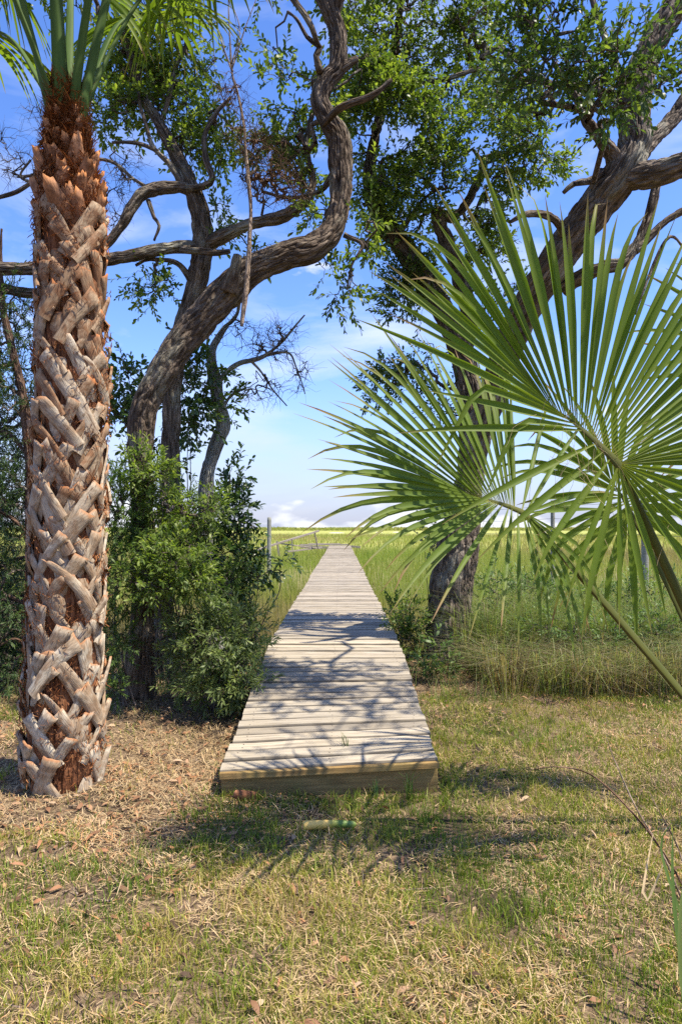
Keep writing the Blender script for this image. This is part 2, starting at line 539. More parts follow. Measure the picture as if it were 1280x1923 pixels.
M_boot = boot_mat("palm_boot", (.39, .295, .19), (.265, .17, .095), (.19, .09, .04), (.42, .15, .045))
M_boot_low = boot_mat("palm_boot_weathered", (.49, .425, .32), (.36, .285, .195), (.27, .175, .10), (.38, .17, .07))
M_boot_top = boot_mat("palm_boot_young", (.42, .21, .10), (.32, .15, .07), (.16, .07, .03), (.58, .23, .07))
M_fibre = leaf_mat("palm_fibre", [(0, (.09, .032, .012)), (.5, (.23, .085, .03)), (1, (.38, .18, .075))], .1, .85, .1, (1.2, .9, .6))
M_husk = boot_mat("dead_husk", (.30, .14, .07), (.24, .10, .05), (.14, .06, .03), (.36, .16, .08))
M_core = bark_mat("palm_core", (.08, .03, .014), (.20, .08, .035), (.30, .14, .065), (.15, .08, .05), .1)

def wood_mat(name, pale, mid, dark, stain=None, rand=.5, edge=False):
    M = Mat(name)
    tc = M.node("TexCoord")
    oi = M.node("ObjectInfo")
    cm = M.node("CombineXYZ")
    M.link(M.math('MULTIPLY', oi.outputs['Random'], 53.0), cm.inputs[0]); M.link(M.math('MULTIPLY', oi.outputs['Random'], 17.0), cm.inputs[1])
    ad = M.node("VectorMath", operation='ADD')
    M.link(tc.outputs['Object'], ad.inputs[0]); M.link(cm.outputs[0], ad.inputs[1])
    v = ad.outputs[0]
    g1 = M.noise(M.scaled(v, (3.5, 95, 60)), 1, 5, .65, .25)
    g2 = M.noise(M.scaled(v, (2, 20, 12)), 1, 4, .6, .8)
    g3 = M.noise(v, 3.2, 4, .6)
    c = M.ramp(g1, [(.27, dark), (.42, mid), (.62, pale)])
    c = M.mix(M.ramp(g2, [(.33, .6), (.45, 0.0)]), c, tuple(x * .5 for x in mid))
    c = M.mix(rand, c, M.ramp(oi.outputs['Random'], [(0, (.62, .60, .57)), (.35, (.95, .93, .88)), (.7, (1.0, .97, .9)), (1, (1.3, 1.24, 1.12))]), 'MULTIPLY')
    if edge:  # edge grime that also paints in the shade of the plank gaps
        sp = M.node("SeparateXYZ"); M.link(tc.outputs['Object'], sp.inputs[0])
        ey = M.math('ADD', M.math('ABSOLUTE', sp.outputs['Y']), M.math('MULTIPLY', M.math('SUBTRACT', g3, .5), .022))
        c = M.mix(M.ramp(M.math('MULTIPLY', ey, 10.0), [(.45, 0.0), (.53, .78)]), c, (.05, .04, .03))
    if stain:
        c = M.mix(M.ramp(g3, [(.45, 0.0), (.7, .7)]), c, stain)
    crack = M.noise(M.scaled(v, (1.3, 55, 30)), 1, 3, .5, .5)
    c = M.mix(M.ramp(crack, [(.25, 1.0), (.30, 0.0)]), c, (.045, .036, .028))
    M.color(c, .85, .2)
    h = M.math('ADD', g1, M.ramp(crack, [(.24, 0.0), (.33, 1.0)]))
    M.bump(h, .6, .004)
    return M.m
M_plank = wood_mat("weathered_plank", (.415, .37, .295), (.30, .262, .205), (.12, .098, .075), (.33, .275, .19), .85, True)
M_fascia = wood_mat("fascia_board", (.34, .22, .085), (.23, .145, .055), (.09, .055, .025), (.2, .165, .055), .3)
M_oldwood = wood_mat("old_dock_wood", (.34, .30, .25), (.24, .205, .17), (.1, .085, .07), (.2, .17, .13))
M_postgrey = wood_mat("treated_post", (.30, .31, .27), (.22, .225, .19), (.12, .12, .1), (.2, .2, .15))
M_nail = Mat("rusty_nail").color((.06, .04, .03), .6, .4).m
M_wire = Mat("fence_wire").color((.12, .12, .12), .5, .5).m

# ------------------------------------------------------------------ ground and marsh
DX, HALF = -0.06, 0.607            # the boardwalk's centre line and half width

def gh(x, y):
    x = np.asarray(x, float); y = np.asarray(y, float)
    h = .06 * (n2(x, y, .55, 3, 3) - .5) + .045 * (n2(x, y, 3.1, 3, 5) - .5) + .022 * (n2(x, y, 11, 2, 8) - .5)
    h = h * smooth(.2, 1.2, np.abs(y - 3.5) + np.abs(x - DX) * .4) + 0
    h = h + .10 * np.exp(-((x + 1.75) ** 2 + (y - 5.4) ** 2) / .5) + .10 * np.exp(-((x - 1.15) ** 2 + (y - 7.05) ** 2) / .6)
    h = h + .05 * np.exp(-((x + 1.6) ** 2 + (y - 3.75) ** 2) / .12)
    h = h + .008 * np.exp(-((y - 3.5) / .16) ** 2) * smooth(.85, .55, np.abs(x - DX))
    return h - .34 * smooth(7.2, 9.4, y)

def sheet(g, xs, ys, fn):
    X, Y = np.meshgrid(xs, ys)
    V = np.stack([X, Y, fn(X, Y)], -1).reshape(-1, 3)
    nx = len(xs)
    i = np.arange(len(ys) - 1)[:, None] * nx + np.arange(nx - 1)[None]
    g.add(V, None, np.stack([i, i + 1, i + nx + 1, i + nx], -1).reshape(-1, 4))

def bare(x, y):
    """Patches of bare dark soil (1 = bare)."""
    v = 0
    for cx, cy, rx, ry in ((-1.15, 2.62, .42, .10), (-.62, 2.55, .35, .07), (-1.32, 2.95, .30, .09), (-.78, 2.02, .28, .06), (.95, 2.35, .38, .10), (1.25, 2.62, .25, .10), (.35, 3.0, .3, .06), (-1.45, 3.35, .3, .12)):
        v = v + np.exp(-((x - cx) / rx) ** 2 - ((y - cy) / ry) ** 2)
    return np.clip(v * (.45 + 1.3 * (n2(x, y, 6, 2, 51) - .2)), 0, 1)

def green_mask(x, y):
    """Where living lawn grass grows (0 to 1)."""
    m = n2(x, y, 1.15, 3, 21) + .05 + .5 * (n2(x, y, 4.0, 2, 22) - .5)
    m = m + .22 * smooth(-.3, 1.6, x) * smooth(2.4, 3.6, y) - .30 * smooth(-.1, -1.2, x) * smooth(2.7, 3.3, y) + .07 * smooth(3.0, 2.0, y)
    m = m - .3 * smooth(5.2, 5.9, y)
    return smooth(.33, .50, m)

M = Mat("soil_and_thatch")
pos = M.node("NewGeometry").outputs['Position']
s1 = M.noise(pos, 1.5, 5, .6, .4)
s2 = M.noise(pos, 38, 5, .7, .5)
s3 = M.noise(pos, 170, 3, .7)
c = M.ramp(s2, [(.3, (.06, .042, .03)), (.48, (.17, .115, .07)), (.66, (.34, .25, .15))])
c = M.mix(M.ramp(s1, [(.38, .95), (.5, 0.0)]), c, (.05, .036, .027))
c = M.mix(.5, c, M.ramp(s3, [(.3, .45), (.7, 1.5)]), 'MULTIPLY')
M.color(c, .95, .1)
M.bump(M.math('ADD', s2, M.math('MULTIPLY', s3, .4)), .9, .02)
M_soil = M.m

g = Geo()
sheet(g, np.linspace(-4.6, 4.6, 185), np.linspace(1.2, 9.6, 169), gh)
o = g.build("ground", M_soil, kind='structure')
g = Geo()
big = lambda X, Y: gh(X, Y) - .012
for xs, ys in ((np.linspace(-40, -4.56, 60), np.linspace(-30, 9.6, 70)), (np.linspace(4.56, 40, 60), np.linspace(-30, 9.6, 70)), (np.linspace(-4.56, 4.56, 30), np.linspace(-30, 1.24, 60))):
    sheet(g, xs, ys, big)
g.build("surrounding_ground", M_soil, kind='structure')

M = Mat("marsh_floor")
pos = M.node("NewGeometry").outputs['Position']
sy = M.node("SeparateXYZ"); M.link(pos, sy.inputs[0])
near = M.ramp(M.noise(pos, 9, 5, .65), [(.3, (.07, .06, .03)), (.6, (.2, .17, .08))])
b1 = M.noise(M.scaled(pos, (.012, .05, 1)), 1, 5, .6, .6)
far = M.ramp(b1, [(.32, (.27, .28, .065)), (.5, (.34, .335, .085)), (.66, (.29, .34, .075))])
fine = M.noise(M.scaled(pos, (1.2, .35, 1)), 1, 5, .7)
far = M.mix(.45, far, M.ramp(fine, [(.3, .7), (.7, 1.25)]), 'MULTIPLY')
mr = M.node("MapRange"); mr.inputs['From Min'].default_value = 12; mr.inputs['From Max'].default_value = 60
M.link(sy.outputs['Y'], mr.inputs[0])
M.color(M.mix(mr.outputs[0], near, far), .9, .15)
M.bump(M.math('ADD', fine, b1), 1.0, .3)
M_marsh = M.m
def mh(X, Y):
    return -.16 + .10 * (n2(X, Y, .05, 2, 2) - .5) * smooth(20, 60, np.abs(Y) + np.abs(X)) - .15 * (smooth(11, 8.4, Y) * smooth(8, 7, np.abs(X)) if np.ndim(Y) else 0)
g = Geo()
ys = np.concatenate([np.linspace(8.3, 40, 60), np.geomspace(42, 3500, 90)])
xs = np.concatenate([-np.geomspace(2600, 12, 60), np.linspace(-11, 11, 40), np.geomspace(12, 2600, 60)])
sheet(g, xs, ys, mh)
g.build("marsh", M_marsh, kind='structure')
g = Geo()
sheet(g, np.concatenate([-np.geomspace(2600, 60, 20), np.linspace(-50, 50, 11), np.geomspace(60, 2600, 20)]), np.linspace(-2000, 8.4, 20), lambda X, Y: -.45 + 0 * X)
g.build("low_land", M_marsh, kind='structure')

# pale sand flats and a low grassy rise along the far edge of the marsh
M = Mat("pale_sand")
pos = M.node("NewGeometry").outputs['Position']
M.color(M.ramp(M.noise(pos, .4, 4), [(.3, (.50, .45, .36)), (.7, (.68, .63, .53))]), .9, .2)
M_sand = M.m
g = Geo()
for px0, px1, py, d, th in ((616, 648, 999.2, 186, .06), (704, 718, 998, 205, .1), (736, 752, 998, 208, .1), (1015, 1040, 998, 210, .1)):
    a = P(px0, 990, d)[0]; b = P(px1, 990, d)[0]
    n = 40
    t = np.linspace(0, 1, n)
    x = a + (b - a) * t
    w = np.sin(np.pi * t) ** .6
    rows = []
    for k, (dy, hz) in enumerate(((-9, 0), (-4, .7), (0, 1), (5, .75), (10, 0))):
        rows.append(np.stack([x, d + dy * w + 5 * (n2(x, x * 0 + k, .3, 2, 4) - .5), -.2 + (th + .12) * hz * w + .06 * (n2(x, x * 0 + k, .8, 2, 6) - .5)], -1))
    V = np.stack(rows)
    i = np.arange(4)[:, None] * n + np.arange(n - 1)[None]
    g.add(V.reshape(-1, 3), None, np.stack([i, i + 1, i + n + 1, i + n], -1).reshape(-1, 4))
g.build("sand_flats", M_sand, kind='structure')

# standing marsh grass, thinning into tufts with distance
def marsh_points(n, y0, y1, pw=2.0, mar=1.2):
    y = (y0 ** pw + rng.random(n) * (y1 ** pw - y0 ** pw)) ** (1 / pw)
    x = (rng.random(n) * 2 - 1) * (.56 * y + mar)
    return x, y
def marsh_tint(x, y):
    band = smooth(15, 8.5, y + 2.2 * (n2(x, y, .35, 2, 31) - .5) * 2)
    t = .54 + 1.5 * (n2(x, y * .35, .10, 3, 33) - .5) + .5 * (n2(x, y, .9, 2, 34) - .5)
    return np.clip(t * (1 - .72 * band) + .10 * band + rng.normal(0, .12, len(x)), 0, 1)
g = Geo()
for n, y0, y1, hh, ww in ((42000, 7.6, 15, .56, .007), (60000, 15, 42, .55, .013), (46000, 42, 130, .55, .045)):
    x, y = marsh_points(n, y0, y1)
    keep = (np.abs(x - DX) > .70 + .02 * rng.random(n)) | (y > 41)
    keep &= ~((y < 8.2) & (rng.random(n) > .5))
    dens = n2(x, y, .5, 3, 37)
    keep &= rng.random(n) < .35 + 1.2 * smooth(.3, .6, dens)
    x, y = x[keep], y[keep]
    z = np.where(y < 9.4, np.maximum(gh(x, np.minimum(y, 9.5)), -.34), -.22) - .02
    h = hh * (.62 + .45 * n2(x, y, .4, 2, 38) + .45 * rng.random(len(x)) ** 2)
    near_deck = smooth(1.5, .75, np.abs(x - DX)) * smooth(40, 30, y)
    h = h * (1 - .15 * near_deck) * np.where(rng.random(len(h)) < .12, 1.35, 1)
    blades(g, np.stack([x, y, z], -1), h, ww * (.6 + .8 * rng.random(len(x))), np.abs(rng.normal(.12, .16, len(x))), rng.normal(3.3, 1.3, len(x)), marsh_tint(x, y))
g.build("marsh_grass", M_marsh_blade, kind='stuff')
# a low rise of taller grass right along the skyline
g = Geo()
n = 26000
y = 300 + 260 * rng.random(n); x = (rng.random(n) * 2 - 1) * .62 * y
h = (.5 + 1.5 * smooth(.45, .75, n2(x, y, .03, 3, 41)) + .4 * rng.random(n))
blades(g, np.stack([x, y, np.full(n, -.25)], -1), h, .5 + .7 * rng.random(n), np.abs(rng.normal(.1, .15, n)), rng.uniform(0, 6.28, n), np.clip(.55 + .5 * (n2(x, y, .02, 3, 43) - .5) + rng.normal(0, .1, n), 0, 1))
g.build("distant_grass", M_marsh_blade, kind='stuff')

# ------------------------------------------------------------------ lawn: straw, blades, fallen leaves
def lawn_points(n, ymax=6.6, xoff=1.25):
    n = int(n * 1.15)
    y = (1.45 + (ymax - 1.45) * rng.random(n) ** 1.2)
    x = (rng.random(n) * 2 - 1) * (.56 * y + xoff)
    keep = ~((np.abs(x - DX) < HALF + .01) & (y > 3.57))
    keep &= ((x + 1.57) ** 2 + (y - 3.72) ** 2) > .045
    return x[keep], y[keep]
g = Geo()
x, y = lawn_points(240000)
gm = green_mask(x, y)
keep = rng.random(len(x)) < .04 + .96 * gm * (.35 + .65 * smooth(.35, .6, n2(x, y, 9, 2, 25))) * (1 - .85 * bare(x, y))
x, y, gm = x[keep], y[keep], gm[keep]
n = len(x)
tall = n2(x, y, 2.3, 2, 26)
t = np.clip(.42 + .75 * (n2(x, y, 1.9, 3, 27) - .42) * 1.5 + rng.normal(0, .17, n) + .1 * smooth(2.9, 2.0, y), 0, 1)
h = (.018 + .05 * rng.random(n) * (.4 + 1.4 * tall))
blades(g, np.stack([x, y, gh(x, y) - .004], -1), h, .0026 + .0022 * rng.random(n), np.abs(rng.normal(.5, .4, n)), rng.uniform(0, 6.28, n), t)
g.build("lawn_grass", M_grass, kind='stuff')

g = Geo()
x, y = lawn_points(190000, 7.2)
n0 = n2(x, y, 2.0, 3, 28)
keep = rng.random(len(x)) < (.12 + 1.1 * smooth(.38, .54, n0)) * (1 - .62 * green_mask(x, y)) * (1 - .85 * bare(x, y))
x, y = x[keep], y[keep]
n = len(x)
L = .022 + .062 * rng.random(n) ** 1.8
az = rng.uniform(0, 6.28, n); el = np.abs(rng.normal(.10, .22, n))
D = np.stack([np.cos(az) * np.cos(el), np.sin(az) * np.cos(el), np.sin(el)], -1)
S = np.stack([-np.sin(az), np.cos(az), 0 * az], -1) * (.0009 + .0011 * rng.random(n))[:, None]
A = np.stack([x, y, gh(x, y) + .003 + .014 * rng.random(n)], -1)
Mi = A + D * (L * .5)[:, None] + np.array([0, 0, 1]) * (L * rng.uniform(0, .14, n))[:, None]
E = A + D * L[:, None]
V = np.stack([A - S, A + S, Mi + S, Mi - S, E], 1)
of = (np.arange(n) * 5)[:, None]
tint = np.clip(.62 + .5 * (n2(x, y, 1.3, 2, 29) - .5) + rng.normal(0, .2, n), 0, 1)
g.add(V, np.array([[3, 2, 4]]) + of, np.array([[0, 1, 2, 3]]) + of, np.repeat(tint, 5))
g.build("dry_straw", M_straw, kind='stuff')

g = Geo()
x, y = lawn_points(7600, 7.0)
w = .10 + .9 * smooth(.2, -1.0, x) * smooth(2.3, 3.3, y) + .45 * smooth(4.7, 5.4, y)
keep = rng.random(len(x)) < w
x, y = x[keep], y[keep]
n = len(x)
az = rng.uniform(0, 6.28, n); el = rng.normal(.05, .22, n)
D = np.stack([np.cos(az) * np.cos(el), np.sin(az) * np.cos(el), np.sin(el)], -1)
Nn = unit(np.stack([rng.normal(0, .4, n), rng.normal(0, .4, n), np.ones(n)], -1))
leaves(g, np.stack([x, y, gh(x, y) + .006 + .016 * rng.random(n)], -1), D, Nn, .03 + .045 * rng.random(n), .012 + .014 * rng.random(n), np.clip(rng.normal(.55, .28, n), 0, 1), .22)
g.build("fallen_leaves", M_fallen, kind='stuff')

# twigs and bits of bark lying about
g = Geo()
x, y = lawn_points(900, 6.6)
keep = rng.random(len(x)) < .25 + .7 * smooth(.3, -.8, x)
x, y = x[keep], y[keep]; n = len(x)
az = rng.uniform(0, 6.28, n); L = .04 + .16 * rng.random(n) ** 2
A = np.stack([x, y, gh(x, y) + .012], -1)
B = A + np.stack([np.cos(az) * L, np.sin(az) * L, rng.normal(.004, .012, n)], -1)
rods(g, A, B, .002 + .003 * rng.random(n), .0015, 4)
g.build("fallen_twigs", M_dead, kind='stuff')

# ------------------------------------------------------------------ boardwalk
deck = thing("boardwalk", "long weathered grey plank boardwalk running out over the marsh", "boardwalk", (DX, 3.6, 0))
def deck_z(y):
    return .164 + .259 * smooth(3.3, 6.6, y) + .012 * np.sin(y * .9) * smooth(7, 9, y) + .01 * np.sin(y * .37 + 1)
def plank_mesh(k, L=1.214, w=.112, h=.036):
    g = Geo()
    r = np.random.default_rng(100 + k)
    n = 9
    xs = np.linspace(-L / 2, L / 2, n); xs[0] += r.uniform(-.004, .006); xs[-1] += r.uniform(-.006, .004)
    cup = r.uniform(-.002, .003)
    prof = [(-w / 2, -h), (-w / 2, -.010), (-w / 2 + .006, 0), (0, -cup), (w / 2 - .006, 0), (w / 2, -.010), (w / 2, -h)]
    ed = r.normal(0, .0014, (n, 2)); tp = r.normal(0, .0012, n)
    V = np.array([[(x, py + (ed[i, 0] if py < -.01 else ed[i, 1] if py > .01 else 0), pz + (tp[i] if pz > -.01 else 0)) for (py, pz) in prof] for i, x in enumerate(xs)])
    m = len(prof)
    i = np.arange(n - 1)[:, None] * m; j = np.arange(m)[None]; q = (j + 1) % m
    F4 = np.stack([i + j, i + m + j, i + m + q, i + q], -1).reshape(-1, 4)
    e0 = np.arange(m); e1 = (n - 1) * m + np.arange(m)
    F3 = np.array([[e0[0], e0[a], e0[a + 1]] for a in range(1, m - 1)] + [[e1[0], e1[a + 1], e1[a]] for a in range(1, m - 1)])
    g.add(V.reshape(-1, 3), F3, F4)
    for sx in (-.53, .0, .53):
        for sy in (-.028, .028):
            cx, cy = sx + r.normal(0, .006), sy + r.normal(0, .005)
            th = np.arange(6) / 6 * 6.283
            V = np.vstack([np.stack([cx + .0042 * np.cos(th), cy + .0042 * np.sin(th), np.full(6, .0012)], -1), [[cx, cy, .002]]])
            g.add(V, [[a, (a + 1) % 6, 6] for a in range(6)], mat=1)
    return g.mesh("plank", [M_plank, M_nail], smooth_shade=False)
pm = [plank_mesh(k) for k in range(10)]
y = 3.6
i = 0
pr = random.Random(5)
def roll(y): return .034 * float(smooth(6.2, 3.4, y))
while y < 38.8 and i < 298:
    w = pr.choice((.108, .112, .112, .116, .122)) if i > 1 else .13
    o = bpy.data.objects.new("plank", pm[i % 10] if i < 10 else pm[pr.randrange(10)])
    COL.objects.link(o); o.parent = deck
    yc = y + w / 2
    o.location = (pr.gauss(0, .003 if y < 9 else .007), yc - 3.6, float(deck_z(yc)) + pr.gauss(0, .0035))
    sl = (float(deck_z(yc + .05)) - float(deck_z(yc - .05))) / .1
    o.rotation_euler = (math.atan(sl) + pr.gauss(0, .012), -roll(yc) + pr.gauss(0, .002), .055 * float(smooth(5.5, 3.4, y)) + pr.gauss(0, .0025))
    if pr.random() < .5: o.rotation_euler.z += math.pi; o.rotation_euler.x *= -1; o.rotation_euler.y *= -1
    o.scale = (1, (w - pr.choice((.006, .010, .014, .020))) / .112, 1)
    y += w; i += 1
# fascia under the front edge, two side stringers, cross joists, posts
def board(name, c, s, mat, rot=(0, 0, 0), bev=.004, parent=deck):
    me = bpy.data.meshes.new(name)
    V, F = box((0, 0, 0), s)
    me.from_pydata(V.tolist(), [], F.tolist())
    o = bpy.data.objects.new(name, me)
    COL.objects.link(o)
    me.materials.append(mat)
    o.parent = parent
    o.location = np.asarray(c, float) - wloc(parent)
    o.rotation_euler = rot
    m = o.modifiers.new("bevel", 'BEVEL'); m.width = bev; m.segments = 2
    return o
board("fascia_board", (DX, 3.632, .052), (1.204, .036, .145), M_fascia, (0, -.022, .053))
f2 = board("rim_board", (DX, 3.590, .147), (1.212, .03, .036), M_fascia, (0, -.032, .053))
ys = np.arange(3.68, 38.8, 2.8)
for sx in (-1, 1):
    g = Geo()
    yy = np.linspace(3.68, 38.7, 80)
    zz = deck_z(yy) - .042 + sx * .6 * np.array([roll(q) for q in yy])
    V = np.concatenate([np.stack([np.full(80, DX + sx * .575 + o_), yy, zz + dz], -1) for o_, dz in ((-.019, -.15), (.019, -.15), (.019, 0), (-.019, 0))])
    F = [[a * 80 + b, a * 80 + b + 1, ((a + 1) % 4) * 80 + b + 1, ((a + 1) % 4) * 80 + b] for a in range(4) for b in range(79)]
    g.add(V, None, F); g.build("stringer", M_oldwood, deck, smooth_shade=False)
for yq in np.arange(8.0, 38.5, 3.0):
    board("cross_beam", (DX, yq, float(deck_z(yq)) - .215), (1.16, .05, .05), M_oldwood)
    for sx in (-1, 1):
        board("post", (DX + sx * .50, yq + .08, float(deck_z(yq)) - .55), (.10, .10, .70), M_oldwood)
# the landing across the far end
for k in range(7):
    board("landing_plank", (DX - .95 + .0 * k + pr.gauss(0, .03), 38.95 + .16 * k, float(deck_z(38.8)) + .012 + .008 * k + pr.gauss(0, .006)), (2.9 if k < 3 else 1.9, .15, .04), M_oldwood, (0, pr.gauss(0, .006), pr.gauss(0, .02)))
board("landing_beam", (DX - 1.4, 38.82, float(deck_z(38.8)) - .13), (1.9, .09, .17), M_oldwood, (0, .05, 0))
board("landing_beam", (DX + .85, 38.85, float(deck_z(38.8)) - .10), (.75, .09, .12), M_oldwood, (0, .08, 0))

# ------------------------------------------------------------------ palms
def frond(parent, path, N, nseg, spread, L0, wmax, costa_len, costa_bend, droop, mat, pet_mat, split=True, seed=0, bent=(), uneven=.08, lfun=None, tip_dark=1.0, fold=.42, A=None, angles=None):
    """petiole (the frond itself) with a fan of folded blades; path rows are x, y, z, radius."""
    r = np.random.default_rng(seed)
    path = np.asarray(path, float)
    c = spline(path, .05)
    A = unit(c[-1, :3] - c[-3, :3]) if A is None else unit(A)
    N = np.asarray(N, float); N = unit(N - A * np.dot(N, A)); S = np.cross(N, A)
    # costa: the stalk runs on into the blade and curves back
    k = 7
    tt = np.linspace(0, 1, k)[1:]
    costa = c[-1, :3] + A * (costa_len * tt)[:, None] + N * (costa_bend * tt ** 2)[:, None]
    full = np.vstack([c, np.hstack([costa, (c[-1, 3] * (1 - .93 * tt))[:, None]])])
    g = Geo()
    T, n_, b_ = frames(full[:, :3])
    th = np.arange(10) / 10 * 2 * np.pi
    sec_s, sec_n = 1.25 * np.cos(th), np.where(np.sin(th) > 0, .45, .95) * np.sin(th)
    side = unit(np.cross(np.broadcast_to(N, T.shape), T)); nor = np.cross(T, side)
    V = full[:, None, :3] + side[:, None] * (sec_s[None] * full[:, 3:4])[..., None] + nor[:, None] * (sec_n[None] * full[:, 3:4])[..., None]
    m = len(full)
    i = np.arange(m - 1)[:, None] * 10; j = np.arange(10)[None]; q = (j + 1) % 10
    F4 = np.stack([i + j, i + q, i + 10 + q, i + 10 + j], -1).reshape(-1, 4)
    s = np.linspace(0, 1, m)
    gv = np.stack([np.broadcast_to(np.cos(th) * .03, (m, 10)), np.broadcast_to(np.sin(th) * .03, (m, 10)), np.repeat(s[:, None] * 2, 10, 1)], -1)
    tint = (np.abs(np.cos(th)) > .93).astype(float)[None] * np.ones((m, 1)) * .4
    g.add(V.reshape(-1, 3), None, F4, tint.ravel(), gv.reshape(-1, 3) + seed)
    fr = g.build("frond", pet_mat, parent)
    K = 11
    t = np.linspace(0, 1, K)
    gj = Geo()
    dth = R(spread) / nseg
    for a in range(nseg if angles is None else len(angles)):
        if angles is None:
            th_ = ((a + .5) / nseg * 2 - 1) * R(spread) / 2 + r.normal(0, dth * .12)
        else:
            th_ = R(angles[a]); dth = R(max(abs(angles[a] - angles[max(a - 1, 0)]), abs(angles[min(a + 1, len(angles) - 1)] - angles[a])))
            th_ += r.normal(0, min(dth * .12, .03)); dth = min(dth, .10)
        f = max(0.0, 1 - abs(th_) / 1.85)
        ct = f
        o = c[-1, :3] + A * costa_len * ct + N * costa_bend * ct ** 2
        d = A * math.cos(th_) + S * math.sin(th_)
        # blades leave the costa raked forward and slightly raised (the fan is a shallow funnel)
        d = unit(d + N * .10 * (1 if a % 2 else .6) + r.normal(0, .012, 3))
        L = L0 * (lfun(th_) if lfun else 1.0) * (1 - .55 * costa_len * ct / L0) * (1 + r.normal(0, uneven))
        dr = droop * (1 + r.normal(0, .3))
        hinge = None
        tipd = r.uniform(.4, 1.6) if r.random() < .35 else 0
        if a in bent: hinge = r.uniform(.42, .6)
        pos = [o]
        dirs = [d]
        for b in range(1, K):
            gdrop = dr * t[b] ** 1.8 + tipd * max(0, t[b] - .62) ** 1.2 * 1.6
            if hinge is not None and t[b] > hinge: gdrop += 1.9 * min(1, (t[b] - hinge) * 5)
            dd = unit(d + np.array([0, 0, -1.0]) * gdrop)
            pos.append(pos[-1] + dd * L / (K - 1)); dirs.append(dd)
        pos, dirs = np.array(pos), np.array(dirs)
        wd = np.minimum(.003 + 1.05 * dth * L * t * (1.0 if f < .05 else 1.15), wmax * (1 if angles is None or dth < .09 else .72))
        tap = np.where(t < .5, 1, np.clip(1 - ((t - .5) / .5), 0, 1) ** .8)
        wd = wd * tap + .0006
        sd = unit(np.cross(np.broadcast_to(N, dirs.shape), dirs)); nn = np.cross(dirs, sd)
        tw = r.normal(0, .28) * t[:, None] + (.12 if a % 2 else -.12)
        sd2 = sd * np.cos(tw) + nn * np.sin(tw); nn2 = nn * np.cos(tw) - sd * np.sin(tw)
        fo = fold * (1 - .35 * t)[:, None] * wd[:, None] * .5
        V = np.stack([pos + sd2 * wd[:, None] * .5 + nn2 * fo, pos - nn2 * fo, pos - sd2 * wd[:, None] * .5 + nn2 * fo], 1).reshape(-1, 3)
        i = np.arange(K - 1)[:, None] * 3; j = np.arange(2)[None]
        F = np.stack([i + j, i + j + 1, i + j + 4, i + j + 3], -1).reshape(-1, 4)
        tv = np.clip(t * (1 + r.normal(0, .04)) * tip_dark + r.normal(0, .01), 0, 1)
        if r.random() < .12: tv = np.clip(tv + .10 * t, 0, 1)
        G_ = Geo() if split else gj
        G_.add(V, None, F, np.repeat(tv, 3))
        if split: G_.build("leaf_blade", mat, fr)
    if not split: gj.build("blade_fan", mat, fr)
    return fr

# ---- cabbage palm with a trunk of criss-crossed leaf bases
PD = 3.7
pal = thing("cabbage_palm", "tall palm with trunk of criss-crossed cut leaf bases left of the boardwalk", "palm tree", tuple(P(118, 1482, PD)))
prof = [(1500, 117, 62), (1440, 118, 66), (1300, 122, 66), (1150, 125, 62), (1000, 128, 60), (800, 132, 61), (600, 135, 61), (480, 135, 57), (410, 133, 53), (350, 132, 46), (300, 130, 37), (255, 128, 28), (215, 127, 23), (185, 127, 20)]
pts = [np.append(P(cx, py, PD), .90 * rr / FPX * PD) for py, cx, rr in prof]
g = Geo()
axis = tube(g, pts, 40, .02, .012, 0, 3, lump=.12)
g.build("trunk", M_core, pal)
axz = axis[:, 2]
def ax(z):
    return np.array([np.interp(z, axz, axis[:, 0]), np.interp(z, axz, axis[:, 1]), z]), float(np.interp(z, axz, axis[:, 3]))

